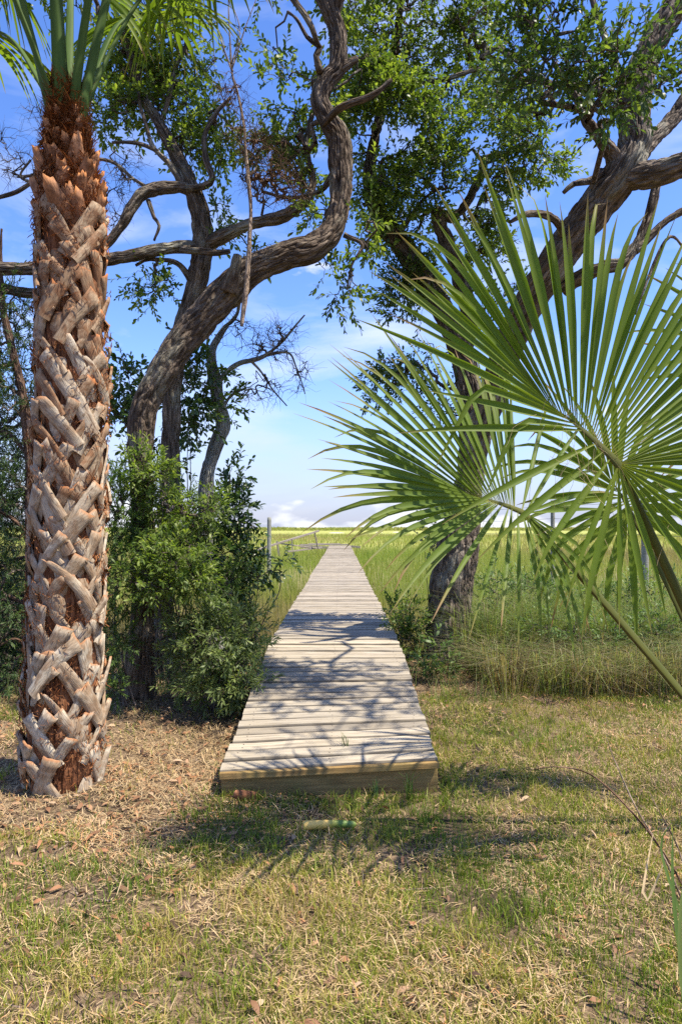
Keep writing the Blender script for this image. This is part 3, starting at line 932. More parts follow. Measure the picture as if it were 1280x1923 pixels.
def strap(g, r, side, Rc, len_, w, reach, out):
    n, m = 9, 5
    s = np.linspace(0, 1, n)[:, None]; a = np.linspace(-1, 1, m)[None]
    bow = r.normal(0, .010)
    cu = side * (.010 + reach * s) + bow * np.sin(np.pi * s)
    cz = .045 - len_ * s
    du, dz = side * reach, -len_
    nl = math.hypot(du, dz); pu, pz = -dz / nl, du / nl
    wv = w * (1 - .10 * s + .25 * s ** 4) * .5 * (1 + .06 * np.sin(5 * s + r.uniform(0, 6)))
    slant = r.normal(0, .012)
    u = cu + pu * a * wv
    z = cz + pz * a * wv + slant * a * (1 - s) ** 3 + r.normal(0, .004, (1, m)) * (s < .05)
    rad = out * (1 - s) ** 1.15 + .006 + .008 * (1 - a ** 2) + .004 * np.sin(s * 7 + r.uniform(0, 6)) * a
    def place(u, z, rad):
        ang = u / Rc
        return np.stack([(Rc + rad) * np.sin(ang), (Rc + rad) * np.cos(ang) - Rc, z], -1)
    top = place(u, z, rad); bot = place(u * 1.0, z, rad - .013)
    V = np.concatenate([top.reshape(-1, 3), bot.reshape(-1, 3)])
    idx = np.arange(n * m).reshape(n, m); o = n * m
    F = [[idx[i, j], idx[i, j + 1], idx[i + 1, j + 1], idx[i + 1, j]] for i in range(n - 1) for j in range(m - 1)]
    F += [[idx[0, j + 1], idx[0, j], o + idx[0, j], o + idx[0, j + 1]] for j in range(m - 1)]
    F += [[idx[i, 0], idx[i + 1, 0], o + idx[i + 1, 0], o + idx[i, 0]] for i in range(n - 1)]
    F += [[idx[i + 1, m - 1], idx[i, m - 1], o + idx[i, m - 1], o + idx[i + 1, m - 1]] for i in range(n - 1)]
    tt = np.clip(.97 - s * r.uniform(2.2, 7.0) + r.normal(0, .05) + 0 * a, .3, 1).ravel()
    tt = np.where(s.ravel().repeat(m) > .9, np.maximum(tt, .55), tt)
    g.add(V, None, F, np.concatenate([tt, np.maximum(tt, .80)]), np.tile(np.stack([a * wv, rad, s * len_ + 0 * a], -1).reshape(-1, 3), (2, 1)) + r.uniform(0, 9, 3))

def sheath(g, r, Rc, cz, hw, hh, rust=.3):
    n, m = 7, 6
    s = np.linspace(0, 1, n)[:, None]; a = np.linspace(-1, 1, m)[None]
    wv = hw * np.sin(np.pi * (.12 + .80 * s)) ** .8
    u = a * wv; z = cz + hh * (1 - 2 * s) + 0 * a
    rad = .004 + .022 * (1 - a ** 2) * np.sin(np.pi * np.clip(s * .9 + .12, 0, 1)) + .010 * (1 - s)
    ang = u / Rc
    V = np.stack([(Rc + rad) * np.sin(ang), (Rc + rad) * np.cos(ang) - Rc, z], -1).reshape(-1, 3)
    idx = np.arange(n * m).reshape(n, m)
    F = [[idx[i, j], idx[i, j + 1], idx[i + 1, j + 1], idx[i + 1, j]] for i in range(n - 1) for j in range(m - 1)]
    g.add(V, None, F, np.clip(rust + .55 * (s < .1) + 0 * a, 0, 1).ravel(), V + r.uniform(0, 9, 3))

def boot_mesh(k, kind, mat, scale=1.0):
    r = np.random.default_rng(500 + k)
    g = Geo()
    Rc = .19
    if kind in ('both', 'left', 'right'):
        for side in (-1, 1):
            if kind == 'left' and side > 0 or kind == 'right' and side < 0: continue
            strap(g, r, side * r.uniform(.85, 1.1), Rc, .285 * r.uniform(.85, 1.12), .060 * r.uniform(.8, 1.2), .150, r.uniform(.028, .052) + (.012 if side > 0 else 0))
        if k % 3: sheath(g, r, Rc, -.175 + r.normal(0, .01), .050, .085, .42)
    elif kind == 'young':
        # a broad pointed stub, torn along its upper edge
        n, m = 6, 6
        s = np.linspace(0, 1, n)[:, None]; a = np.linspace(-1, 1, m)[None]
        wv = .055 * (1 - .62 * s)
        u = a * wv + r.normal(0, .012) * s
        z = -.075 + .15 * s + r.normal(0, .012, (1, m)) * (s > .9)
        rad = .004 + r.uniform(.035, .055) * s ** 1.3 + .016 * (1 - a ** 2)
        ang = u / Rc
        top = np.stack([(Rc + rad) * np.sin(ang), (Rc + rad) * np.cos(ang) - Rc, z], -1).reshape(-1, 3)
        bot = top - np.array([0, .012, .004])
        idx = np.arange(n * m).reshape(n, m); o = n * m
        F = [[idx[i, j], idx[i + 1, j], idx[i + 1, j + 1], idx[i, j + 1]] for i in range(n - 1) for j in range(m - 1)]
        F += [[idx[n - 1, j], o + idx[n - 1, j], o + idx[n - 1, j + 1], idx[n - 1, j + 1]] for j in range(m - 1)]
        F += [[o + b for b in reversed(f)] for f in F[:(n - 1) * (m - 1)]]
        tt = np.clip(.35 + .65 * s ** 2 + 0 * a, 0, 1).ravel()
        g.add(np.concatenate([top, bot]), None, F, np.concatenate([tt, tt]), np.concatenate([top, top]) + r.uniform(0, 9, 3))
    me = g.mesh("leaf_base", mat)
    return me
kinds = ['both', 'left', 'right', 'both', 'left', 'right', 'both']
BM = {(mi, k): boot_mesh(k + 20 * mi, kd, m_) for mi, m_ in enumerate((M_boot_low, M_boot)) for k, kd in enumerate(kinds + kinds)}
BY = [boot_mesh(90 + k, 'young', M_boot_top) for k in range(6)]
pr = random.Random(3)
rows = 26
nb = 0
for row in range(rows):
    z = .19 + row * .122
    for q in range(7):
        phi = R(-90 + 13) + (q + .5 * (row % 2)) * 2 * math.pi / 7 + row * .018 + pr.gauss(0, .07)
        zz = z + pr.gauss(0, .014)
        cpt, rr = ax(zz)
        low = pr.random() < (1.0 if zz < .55 else max(0, 1.05 - (zz - .8) * .5))
        o = bpy.data.objects.new("leaf_base", BM[(0 if low else 1, pr.randrange(14))])
        COL.objects.link(o); o.parent = pal
        w = Vector((cpt[0] + math.cos(phi) * rr, cpt[1] + math.sin(phi) * rr, zz))
        o.location = w - Vector(wloc(pal))
        sc = pr.uniform(.88, 1.12) * (1 + .22 * math.exp(-zz / .25))
        o.scale = (sc * pr.uniform(.92, 1.08), sc * pr.uniform(.55, .9) * (1 + .5 * math.exp(-zz / .3)), sc * pr.uniform(.92, 1.1))
        o.rotation_euler = (-.06 + pr.gauss(0, .05), pr.gauss(0, .10), phi - math.pi / 2)
        nb += 1
for row in range(9):
    z = 3.27 + row * .062
    for q in range(7):
        phi = (q + .5 * (row % 2)) * 2 * math.pi / 7 + pr.gauss(0, .15)
        zz = z + pr.gauss(0, .02)
        cpt, rr = ax(zz)
        o = bpy.data.objects.new("leaf_base", BY[pr.randrange(6)])
        COL.objects.link(o); o.parent = pal
        o.location = Vector((cpt[0] + math.cos(phi) * rr, cpt[1] + math.sin(phi) * rr, zz)) - Vector(wloc(pal))
        sc = pr.uniform(.95, 1.35) * (1 - .05 * row)
        o.scale = (sc, sc * .95, sc)
        o.rotation_euler = (pr.gauss(0, .12), pr.gauss(0, .25), phi - math.pi / 2)
        nb += 1
# loose reddish fibre between the leaf bases and round the bud
def fibres(n, z0, z1, out0, out1, L0, L1, power=1.0, clump=True):
    z = z0 + (z1 - z0) * rng.random(n) ** power
    phi = rng.uniform(0, 6.283, n)
    cx = np.interp(z, axz, axis[:, 0]); cy = np.interp(z, axz, axis[:, 1]); rr = np.interp(z, axz, axis[:, 3])
    if clump:
        q = fbm(np.stack([np.cos(phi) * 1.6, np.sin(phi) * 1.6, z * 7], -1), 2, 61)
        k = q > .5
        z, phi, cx, cy, rr = z[k], phi[k], cx[k], cy[k], rr[k]
    n = len(z)
    rad = rr + out0 + (out1 - out0) * rng.random(n)
    o_ = np.stack([np.cos(phi), np.sin(phi), 0 * phi], -1); t_ = np.stack([-np.sin(phi), np.cos(phi), 0 * phi], -1)
    A = np.stack([cx, cy, z], -1) + o_ * rad[:, None]
    L = L0 + (L1 - L0) * rng.random(n)
    D = unit(t_ * rng.normal(0, .8, n)[:, None] + np.array([0, 0, 1]) * rng.normal(0, .9, n)[:, None] + o_ * np.abs(rng.normal(0, .35, n))[:, None])
    gF.add(np.stack([A - t_ * .0014, A + t_ * .0014, A + D * L[:, None] * .6 + o_ * .006, A + D * L[:, None]], 1),
           (np.array([[0, 1, 2], [0, 2, 3]])[None] + (np.arange(n) * 4)[:, None, None]).reshape(-1, 3), None, np.repeat(np.clip(rng.normal(.5, .3, n), 0, 1), 4))
gF = Geo()
fibres(15000, .1, 3.3, .0, .045, .02, .06)
fibres(7000, 3.2, 3.85, .0, .035, .03, .09, 1.0, False)
fibres(5000, 3.55, 4.0, .0, .022, .04, .12, .7, False)
gF.build("fibre", M_fibre, pal, kind='stuff')
# crown: stalks rise steeply, blades hang beyond the top of the picture
top = ax(3.80)[0]
fr_list = [  # azimuth, reach, rise, radius, size, seed
    (172, .55, 1.15, .015, .95, 1), (200, .42, 1.30, .026, 1.0, 2), (262, .2, 1.40, .030, .9, 3), (350, .42, 1.30, .026, 1.0, 4), (30, .6, 1.15, .018, .95, 5),
    (110, .45, 1.2, .020, .9, 6), (150, .75, .85, .018, .95, 7), (70, .6, 1.1, .02, .9, 8), (318, .55, 1.15, .018, .9, 9), (228, .62, 1.0, .016, .9, 10)]
for az, reach, rise, rad, Ls, sd in fr_list:
    a = R(az); hd = np.array([math.cos(a), math.sin(a), 0])
    zb = top + hd * .05 + np.array([0, 0, -.12 if sd in (2, 4) else 0])
    path = [np.append(zb, rad * 1.35), np.append(zb + hd * reach * .30 + [0, 0, rise * .42], rad), np.append(zb + hd * reach * .62 + [0, 0, rise * .78], rad * .8), np.append(zb + hd * reach + [0, 0, rise], rad * .62)]
    frond(pal, path, np.array([0, 0, 1.]) - .2 * hd, 40, 250, .78 * Ls, .04, .28, -.16, 1.5, M_palm_leaf, M_petiole, split=False, seed=sd, uneven=.1)

# ---- the fan palm leaning in from the right
fan = thing("fan_palm", "young fan palm with broad green fan leaves leaning in from the right", "palm", (2.12, 3.2, 0))
fb = np.array([2.12, 3.2, .02])
g = Geo()
tube(g, [np.append(fb - [0, 0, .1], .11), np.append(fb + [-.03, 0, .16], .10), np.append(fb + [-.05, 0, .34], .06)], 16, .04, .01, 0, 5, lump=.25)
g.build("stem", M_core, fan)
def fpath(hub, rad, sag=.0, b=None):
    b = fb + np.array([-.03, 0, .15]) if b is None else b
    hub = np.asarray(hub)
    rows = []
    for t in (0, .33, .66, 1):
        p = b + (hub - b) * t + np.array([0, 0, sag * 4 * t * (1 - t)])
        rows.append(np.append(p, rad * (1.25 - .5 * t)))
    return rows
def shape(up, side, down):
    def f(th):
        c_ = math.cos(th)
        return side + (up - side) * max(c_, 0) + (down - side) * max(-c_, 0)
    return f
def img_dir(p0, p1, d0, d1):
    return unit(P(*p1, d1) - P(*p0, d0))
def fan_angles(a0, *runs):
    """Blade directions given as (from, to, step) degrees round the hub, 0 = right, 90 = up."""
    out = []
    for f, t_, st in runs:
        out += list(np.arange(f, t_, st))
    out = sorted(((q - a0 + 180) % 360) - 180 for q in out)
    return out
# leaf one, nearest, seen full face
ang = fan_angles(131, (2, 152, 2.6), (156, 190, 7), (202, 305, 12), (312, 358, 8))
bent1 = [k for k, q in enumerate(ang) if 28 < q < 62]
frond(fan, fpath(P(1160, 872, 2.62), .020, .03), np.array([.10, -.94, .20]), 56, 338, 1.12, .041, .36, -.10, .12, M_palm_leaf, M_petiole_b, seed=31, A=img_dir((1160, 872), (1048, 742), 2.62, 2.60), angles=ang, bent=bent1[::2],
      lfun=lambda th: float(np.interp(math.degrees(th), [-180, -131, -70, -20, 15, 45, 75, 120, 170, 180], [.72, .9, 1.0, 1.0, .92, .74, .68, .62, .60, .66])))
# leaf two, further left and behind, its lower blades folded and hanging
ang = fan_angles(154, (70, 208, 2.7), (216, 330, 9), (0, 60, 13))
bent2 = [k for k, q in enumerate(ang) if 85 < q < 175]
frond(fan, fpath(P(985, 964, 3.0), .019, .02), np.array([-.10, -.80, .55]), 46, 320, 1.0, .032, .28, -.06, .17, M_palm_blade2, M_petiole_b, seed=32, A=img_dir((985, 964), (884, 914), 3.0, 2.9), angles=ang, bent=bent2,
      lfun=lambda th: float(np.interp(math.degrees(th), [-180, -100, -60, 0, 50, 80, 120, 180], [.5, .85, 1.0, 1.0, .95, .72, .70, .6])))
# leaf three, low and behind
frond(fan, fpath(P(1178, 952, 3.55), .014, .06, fb + np.array([.0, .15, .15])), np.array([-.1, -.75, .6]), 32, 310, .78, .036, .18, -.03, .45, M_palm_leaf, M_petiole_b, seed=33, bent=(2, 3, 4, 5, 6, 25, 26, 28, 29, 30), lfun=shape(1.0, 1.0, .9))
# leaf four, only its left half inside the picture
frond(fan, fpath(P(1450, 700, 3.3), .0155, .0), np.array([.1, -.8, .5]), 44, 300, .80, .036, .26, -.05, .12, M_palm_leaf, M_petiole_b, seed=34)
# pale threads hanging from the split blades
g = Geo()
for k in range(46):
    p0 = P(rng.uniform(1000, 1130), rng.uniform(720, 880), 2.56) if k % 2 else P(rng.uniform(900, 1260), rng.uniform(800, 1040), rng.uniform(2.5, 3.0))
    q = [p0]
    dd = unit(rng.normal(0, 1, 3) * [1, .3, .5] + [0, 0, -.9])
    for b in range(6):
        dd = unit(dd + rng.normal(0, .22, 3) + [0, 0, -.12]); q.append(q[-1] + dd * rng.uniform(.02, .05))
    q = np.array(q); rods(g, q[:-1], q[1:], .0007, .0006, 3, .8)
g.build("thread", M_straw, fan, kind='stuff')

# ------------------------------------------------------------------ trees
def limb_pts(rows):
    out = []
    for px, py, d, w in rows:
        out.append(np.append(P(px, py, d), w * .5 / FPX * d))
    return np.array(out)

def blob_points(blobs, gap, r, seed, freq=1.7):
    pts, cen, tb = [], [], []
    for b in blobs:
        px, py, rx, ry, d, dr, n = b[:7]
        c = P(px, py, d)
        v = unit(r.normal(size=(n * 2, 3))) * (r.random((n * 2, 1)) ** .42)
        p = c + v * np.array([rx / FPX * d, dr, ry / FPX * d])
        k = fbm(p * freq, 2, seed) > gap
        p = p[k][:n]
        pts.append(p); cen.append(np.broadcast_to(c, p.shape)); tb.append(np.full(len(p), b[7] if len(b) > 7 else 0.0))
    return np.vstack(pts), np.vstack(cen), np.concatenate(tb)

def crown(parent, nodes, blobs, leaf_m, twig_m, k=11, L=(.045, .075), W=.42, slen=(.12, .24), gap=.44, seed=1, tint=(.45, .2), needle=False, r0=.0019, maxr=.022, droop=.15, spread=.9, leafname="crown", twigname="twigs", ragged=.12):
    r = np.random.default_rng(seed)
    p, cen, tb = blob_points(blobs, gap, r, seed)
    nodes = np.asarray(nodes, float)
    d0 = np.min(np.linalg.norm(p[:, None] - nodes[None, ::2], axis=2), 1) if len(p) * len(nodes) < 4e6 else np.array([np.min(np.linalg.norm(nodes - q, axis=1)) for q in p])
    o = np.argsort(d0); p, cen, tb = p[o], cen[o], tb[o]
    n, m = len(p), len(nodes)
    allp = np.vstack([nodes, p])
    par = np.zeros(n, int)
    for i in range(n):
        par[i] = np.argmin(np.sum((allp[:m + i] - p[i]) ** 2, 1))
    cnt = np.ones(n)
    for i in range(n - 1, -1, -1):
        if par[i] >= m: cnt[par[i] - m] += cnt[i]
    rad = np.minimum(r0 * cnt ** .47, maxr)
    A = allp[par]; B = p
    ra = np.where(par >= m, np.minimum(rad[np.maximum(par - m, 0)], rad * 1.5), np.minimum(rad * 1.35, maxr))
    le = np.linalg.norm(B - A, axis=1)
    g = Geo()
    prev, pr_ = A, ra
    ns = 3
    for s in range(1, ns + 1):
        f = s / ns
        q = A + (B - A) * f
        if s < ns:
            q = q + r.normal(0, 1, q.shape) * (le * ragged)[:, None] + np.array([0, 0, 1]) * (le * .06)[:, None]
        rr = ra + (rad - ra) * f
        big = rad > .006
        rods(g, prev[big], q[big], pr_[big], rr[big], 6)
        rods(g, prev[~big], q[~big], pr_[~big], rr[~big], 3)
        prev, pr_ = q, rr
    if k == 0:
        # bare twigs: each ends in a few crooked twiglets
        for rep in range(3):
            dirn = unit(unit(B - A) * .8 + r.normal(0, .7, (n, 3)))
            e = B + dirn * r.uniform(.04, .16, n)[:, None]
            rods(g, B, e, rad * .8, r0 * .45, 3)
            dirn = unit(dirn + r.normal(0, .7, (n, 3)))
            rods(g, e, e + dirn * r.uniform(.03, .1, n)[:, None], r0 * .5, r0 * .3, 3)
        return g.build(twigname, twig_m, parent, kind='stuff')
    dirn = unit(unit(B - A) * .55 + unit(B - cen) * .5 + r.normal(0, .5, (n, 3)) + np.array([0, 0, .12]))
    sl = r.uniform(slen[0], slen[1], n)
    rods(g, B, B + dirn * sl[:, None], r0 * .8, r0 * .45, 3)
    tw = g.build(twigname, twig_m, parent, kind='stuff')
    # leaves set round each twig end
    t = (np.arange(k) + .6) / k
    base = B[:, None] + dirn[:, None] * (sl[:, None] * t[None])[..., None]
    e1 = unit(np.cross(dirn, r.normal(size=(n, 3)))); e2 = np.cross(dirn, e1)
    ang = np.arange(k)[None] * 2.4 + r.uniform(0, 6.28, (n, 1)) + r.normal(0, .3, (n, k))
    rad_d = e1[:, None] * np.cos(ang)[..., None] + e2[:, None] * np.sin(ang)[..., None]
    sp = spread * (1.05 - .55 * t[None] ** 2)[..., None]
    D = unit(dirn[:, None] * 1.0 + rad_d * sp + np.array([0, 0, -droop]) + r.normal(0, .22, (n, k, 3)))
    Nn = unit(np.cross(D, np.cross(dirn[:, None] + 0 * D, D)) * .5 + np.array([0, 0, .8]) + r.normal(0, .45, (n, k, 3)))
    Ls = r.uniform(L[0], L[1], (n, k)) * (1.1 - .35 * np.abs(t[None] - .5))
    tn = np.clip(tint[0] + tb[:, None] + r.normal(0, tint[1] * .6, (n, 1)) + r.normal(0, tint[1] * .7, (n, k)) + .22 * (t[None] - .5), 0, 1)
    gl = Geo()
    leaves(gl, base.reshape(-1, 3), D.reshape(-1, 3), Nn.reshape(-1, 3), Ls.ravel(), Ls.ravel() * W * r.uniform(.8, 1.2, n * k), tn.ravel(), .14)
    return gl.build(leafname, leaf_m, parent, kind='stuff')

def tree(name, label, cat, limbs, bark, group=None, seed=1, seg=40, bark_d=.012, flare=.25, width=.86):
    """limbs: list of rows (px, py, depth, width in px); the first is the trunk."""
    b = P(*limbs[0][0][:3])
    limbs = [[(px, py, d, w * (width if w > 14 else 1)) for px, py, d, w in rows] for rows in limbs]
    t = thing(name, label, cat, tuple(b), group)
    nodes = []
    for k, rows in enumerate(limbs):
        pts = limb_pts(rows)
        r_ = float(np.max(pts[:, 3]))
        g = Geo()
        sg = seg if k == 0 else max(8, int(seg * min(1, r_ / .12)))
        c = tube(g, pts, sg, .018 if r_ > .05 else .035, bark_d * min(1, r_ / .11), .018 if r_ < .06 else .01, seed * 7 + k, flare=flare if k == 0 else 0, lump=.16 if k == 0 else .2)
        g.build("trunk" if k == 0 else "branch", bark, t)
        nodes.append(c[::6, :3])
    return t, np.vstack(nodes), nodes

# --- leaning live oak, left of the boardwalk
DA = 5.3
A_limbs = [
    [(258, 1352, DA, 92), (263, 1250, DA, 74), (268, 1150, DA, 62), (268, 1000, DA, 58), (264, 880, DA, 58), (264, 800, DA, 66), (284, 740, DA, 72), (328, 665, DA, 74), (378, 600, DA + .05, 80), (428, 545, DA + .1, 84), (475, 506, DA + .1, 78), (535, 480, DA + .15, 70), (590, 464, DA + .2, 67), (628, 424, DA + .25, 62), (640, 350, DA + .3, 60), (640, 290, DA + .3, 60), (634, 255, DA + .3, 58), (612, 220, DA + .3, 50), (601, 185, DA + .3, 50), (612, 150, DA + .3, 52), (634, 122, DA + .3, 50), (633, 65, DA + .3, 46), (618, 15, DA + .3, 48), (596, -60, DA + .3, 40), (620, -180, DA + .3, 32), (590, -330, DA + .3, 20)],
    [(428, 548, DA, 46), (440, 510, DA - .05, 34), (446, 478, DA - .08, 22)],
    [(616, 15, DA + .35, 30), (590, -20, DA + .5, 30), (540, -80, DA + .6, 20), (480, -180, DA + .8, 10)],
    [(628, 30, DA + .3, 26), (645, -30, DA + .2, 24), (690, -120, DA + .2, 18), (740, -220, DA + .2, 9)],
    [(606, 236, DA + .2, 16), (640, 205, DA + .05, 14), (690, 182, DA, 10), (735, 150, DA, 6)],
    [(600, 90, DA + .2, 16), (585, 50, DA + .1, 15), (560, 10, DA + .1, 18), (530, -40, DA + .1, 20)],
    [(640, 130, DA + .3, 34), (660, 118, DA + .3, 24), (672, 112, DA + .3, 10)],
    [(600, 135, DA + .2, 14), (592, 105, DA + .2, 12), (600, 88, DA + .2, 10), (578, 70, DA + .2, 7), (560, 40, DA + .2, 5), (540, 20, DA + .3, 4)],
    [(640, 300, DA + .35, 14), (610, 350, DA + .4, 10), (585, 362, DA + .4, 8), (540, 372, DA + .5, 6), (490, 360, DA + .5, 4)],
    [(645, 440, DA + .2, 10), (680, 460, DA + .2, 7), (660, 500, DA + .2, 5), (652, 545, DA + .2, 3)],
]
oakA, nA, _ = tree("oak_tree", "gnarled oak left of the boardwalk leaning right with an S-bent trunk", "tree", A_limbs, M_bark_warm, "live oaks framing the boardwalk", 2, 110, .012, .3, .69)
crown(oakA, nA, [(520, 210, 62, 58, 5.9, .5, 170), (600, 200, 40, 60, 6.1, .3, 60), (470, 240, 45, 45, 5.9, .4, 90), (420, 180, 40, 40, 5.9, .3, 50), (560, 290, 38, 40, 5.9, .35, 60), (592, 345, 28, 40, 5.9, .3, 30), (690, 80, 45, 70, 5.9, .5, 110), (660, 10, 60, 40, 5.9, .5, 60), (598, 420, 30, 25, 5.8, .25, 26), (652, 545, 32, 45, 5.6, .15, 26, -.15), (620, 505, 26, 16, 5.6, .15, 10, -.1), (700, 440, 30, 40, 5.8, .3, 30),
                (600, -250, 260, 190, 6.0, 1.0, 240), (480, -120, 120, 90, 6.2, .6, 90), (520, 120, 18, 26, 5.9, .2, 14)],
      M_oak, M_twig, seed=21, gap=.42, tint=(.54, .22), L=(.04, .066))

# --- second oak behind it
DB = 6.2
B_limbs = [
    [(303, 1302, DB, 58), (306, 1150, DB, 46), (316, 1000, DB, 40), (321, 880, DB, 38), (322, 760, DB, 38), (330, 670, DB, 40), (348, 605, DB, 44), (368, 540, DB, 44), (380, 470, DB, 42), (375, 400, DB, 38), (359, 350, DB, 32), (336, 300, DB, 28), (303, 237, DB, 22), (272, 185, DB, 17), (252, 120, DB, 13), (235, 40, DB, 10), (225, -80, DB, 7)],
    [(385, 462, DB, 30), (455, 426, DB - .1, 26), (522, 410, DB - .15, 24), (563, 388, DB - .2, 22), (582, 362, DB - .2, 16), (588, 330, DB - .2, 12), (574, 285, DB - .2, 11), (578, 245, DB - .2, 9), (586, 215, DB - .2, 6)],
    [(392, 466, DB, 28), (335, 464, DB - .1, 27), (262, 477, DB - .2, 27), (200, 487, DB - .25, 26), (100, 500, DB - .3, 27), (10, 505, DB - .3, 28), (-110, 490, DB - .3, 26)],
    [(385, 468, DB, 20), (345, 470, DB - .2, 16), (400, 474, DB - .35, 13), (432, 472, DB - .4, 8)],
    [(374, 395, DB, 26), (352, 356, DB - .05, 22), (310, 352, DB - .1, 24), (272, 362, DB - .15, 24), (244, 392, DB - .2, 23), (224, 430, DB - .2, 20), (190, 470, DB - .2, 18), (120, 535, DB - .2, 20), (60, 550, DB - .2, 22), (0, 540, DB - .2, 24), (-110, 520, DB - .2, 20)],
    [(350, 352, DB - .1, 16), (386, 348, DB - .15, 15), (399, 334, DB - .15, 13), (385, 298, DB - .15, 11), (384, 255, DB - .15, 10), (402, 215, DB - .15, 8), (432, 182, DB - .15, 6)],
    [(345, 350, DB - .05, 12), (318, 308, DB - .1, 10), (286, 276, DB - .1, 9), (275, 232, DB - .1, 7), (262, 195, DB - .1, 5), (262, 150, DB - .1, 3)],
    [(300, 285, DB - .1, 7), (260, 268, DB - .1, 7), (212, 266, DB - .1, 5)],
    [(290, 362, DB - .1, 7), (250, 335, DB - .15, 6), (215, 305, DB - .15, 6), (175, 296, DB - .2, 4)],
    [(300, 240, DB, 10), (315, 190, DB, 9), (330, 130, DB, 8), (350, 80, DB, 6), (355, 20, DB, 4)],
    [(278, 375, DB - .15, 8), (290, 410, DB - .15, 7), (300, 425, DB - .15, 6), (290, 452, DB - .15, 4)],
    [(368, 540, DB, 16), (330, 495, DB - .1, 9), (280, 488, DB - .1, 7), (255, 500, DB - .1, 4)],
    [(60, 300, DB, 4), (40, 330, DB, 5), (70, 345, DB, 6), (130, 320, DB, 6), (200, 370, DB, 8)],
    [(0, 372, DB, 7), (30, 362, DB, 8), (80, 335, DB, 8), (140, 335, DB, 8), (200, 380, DB, 9)],
]
oakB, nB, _ = tree("oak_tree", "slender upright oak standing just behind the leaning oak", "tree", B_limbs, M_bark, "live oaks framing the boardwalk", 3, 76, .012, .3)
crown(oakB, nB, [(330, 70, 90, 75, 6.4, .6, 300), (255, 120, 65, 65, 6.3, .5, 200), (215, 215, 52, 38, 6.3, .4, 110), (320, 205, 58, 42, 6.4, .4, 120), (400, 260, 48, 48, 6.4, .4, 110), (190, 60, 55, 60, 6.3, .5, 90), (340, 290, 40, 30, 6.4, .3, 36), (412, 392, 22, 12, 6.2, .15, 14), (290, 543, 48, 32, 6.3, .3, 52), (425, 60, 24, 40, 6.4, .3, 26), (480, 480, 20, 14, 6.3, .2, 12), (400, 440, 40, 20, 6.3, .2, 22),
                (260, -200, 250, 160, 6.6, 1.0, 330), (60, -60, 100, 100, 6.4, .6, 80)],
      M_oak, M_twig, seed=22, gap=.44, tint=(.52, .22), L=(.04, .066))
crown(oakB, nB, [(30, 300, 45, 50, 6.2, .3, 46), (90, 240, 40, 30, 6.2, .3, 26), (235, 330, 45, 50, 6.1, .3, 46), (220, 400, 20, 40, 6.1, .2, 16), (520, 330, 50, 60, 6.0, .25, 80), (470, 330, 30, 40, 6, .2, 30)], None, M_twig, k=0, seed=23, gap=.3, ragged=.22, twigname="bare_twigs")

# --- thin lichen covered tree with a bare top
DC = 6.9
C_limbs = [
    [(402, 1252, DC, 46), (398, 1130, DC, 40), (388, 1000, DC, 34), (388, 905, DC, 31), (400, 850, DC, 30), (417, 803, DC, 33), (411, 762, DC, 30), (405, 720, DC, 28), (398, 682, DC, 20), (402, 650, DC, 13), (420, 620, DC, 8), (445, 590, DC, 5), (450, 545, DC, 3)],
    [(405, 722, DC, 12), (424, 700, DC, 10), (445, 684, DC, 9), (490, 672, DC - .1, 7), (522, 650, DC - .1, 5), (548, 620, DC - .1, 4), (572, 590, DC - .1, 2)],
    [(398, 690, DC, 9), (388, 660, DC, 6), (392, 625, DC, 4), (380, 600, DC, 2)],
    [(470, 676, DC - .05, 5), (492, 700, DC - .05, 4), (515, 735, DC - .05, 3), (540, 762, DC - .05, 2)],
    [(500, 668, DC - .1, 5), (540, 662, DC - .1, 4), (556, 690, DC - .1, 3), (572, 740, DC - .1, 2)],
    [(412, 780, DC, 10), (432, 745, DC, 6), (462, 730, DC, 4)],
]
treeC, nC, _ = tree("bare_tree", "thin lichen-covered tree with bare twiggy top above the left bushes", "tree", C_limbs, M_bark_lich, None, 4, 32, .010, .2)
crown(treeC, nC, [(520, 640, 55, 45, 6.8, .25, 80), (560, 700, 25, 45, 6.8, .2, 24), (500, 735, 40, 30, 6.8, .2, 24), (435, 620, 40, 40, 6.9, .25, 24), (460, 735, 25, 20, 6.9, .2, 12)], None, M_twig, k=0, seed=24, gap=.2, ragged=.2, r0=.0022)
crown(treeC, nC[:40], [(432, 760, 22, 35, 6.9, .2, 16), (418, 700, 16, 20, 6.9, .15, 7)], M_oak, M_twig, seed=25, gap=.3, leafname="leaf_sprays", twigname="leafy_twigs")

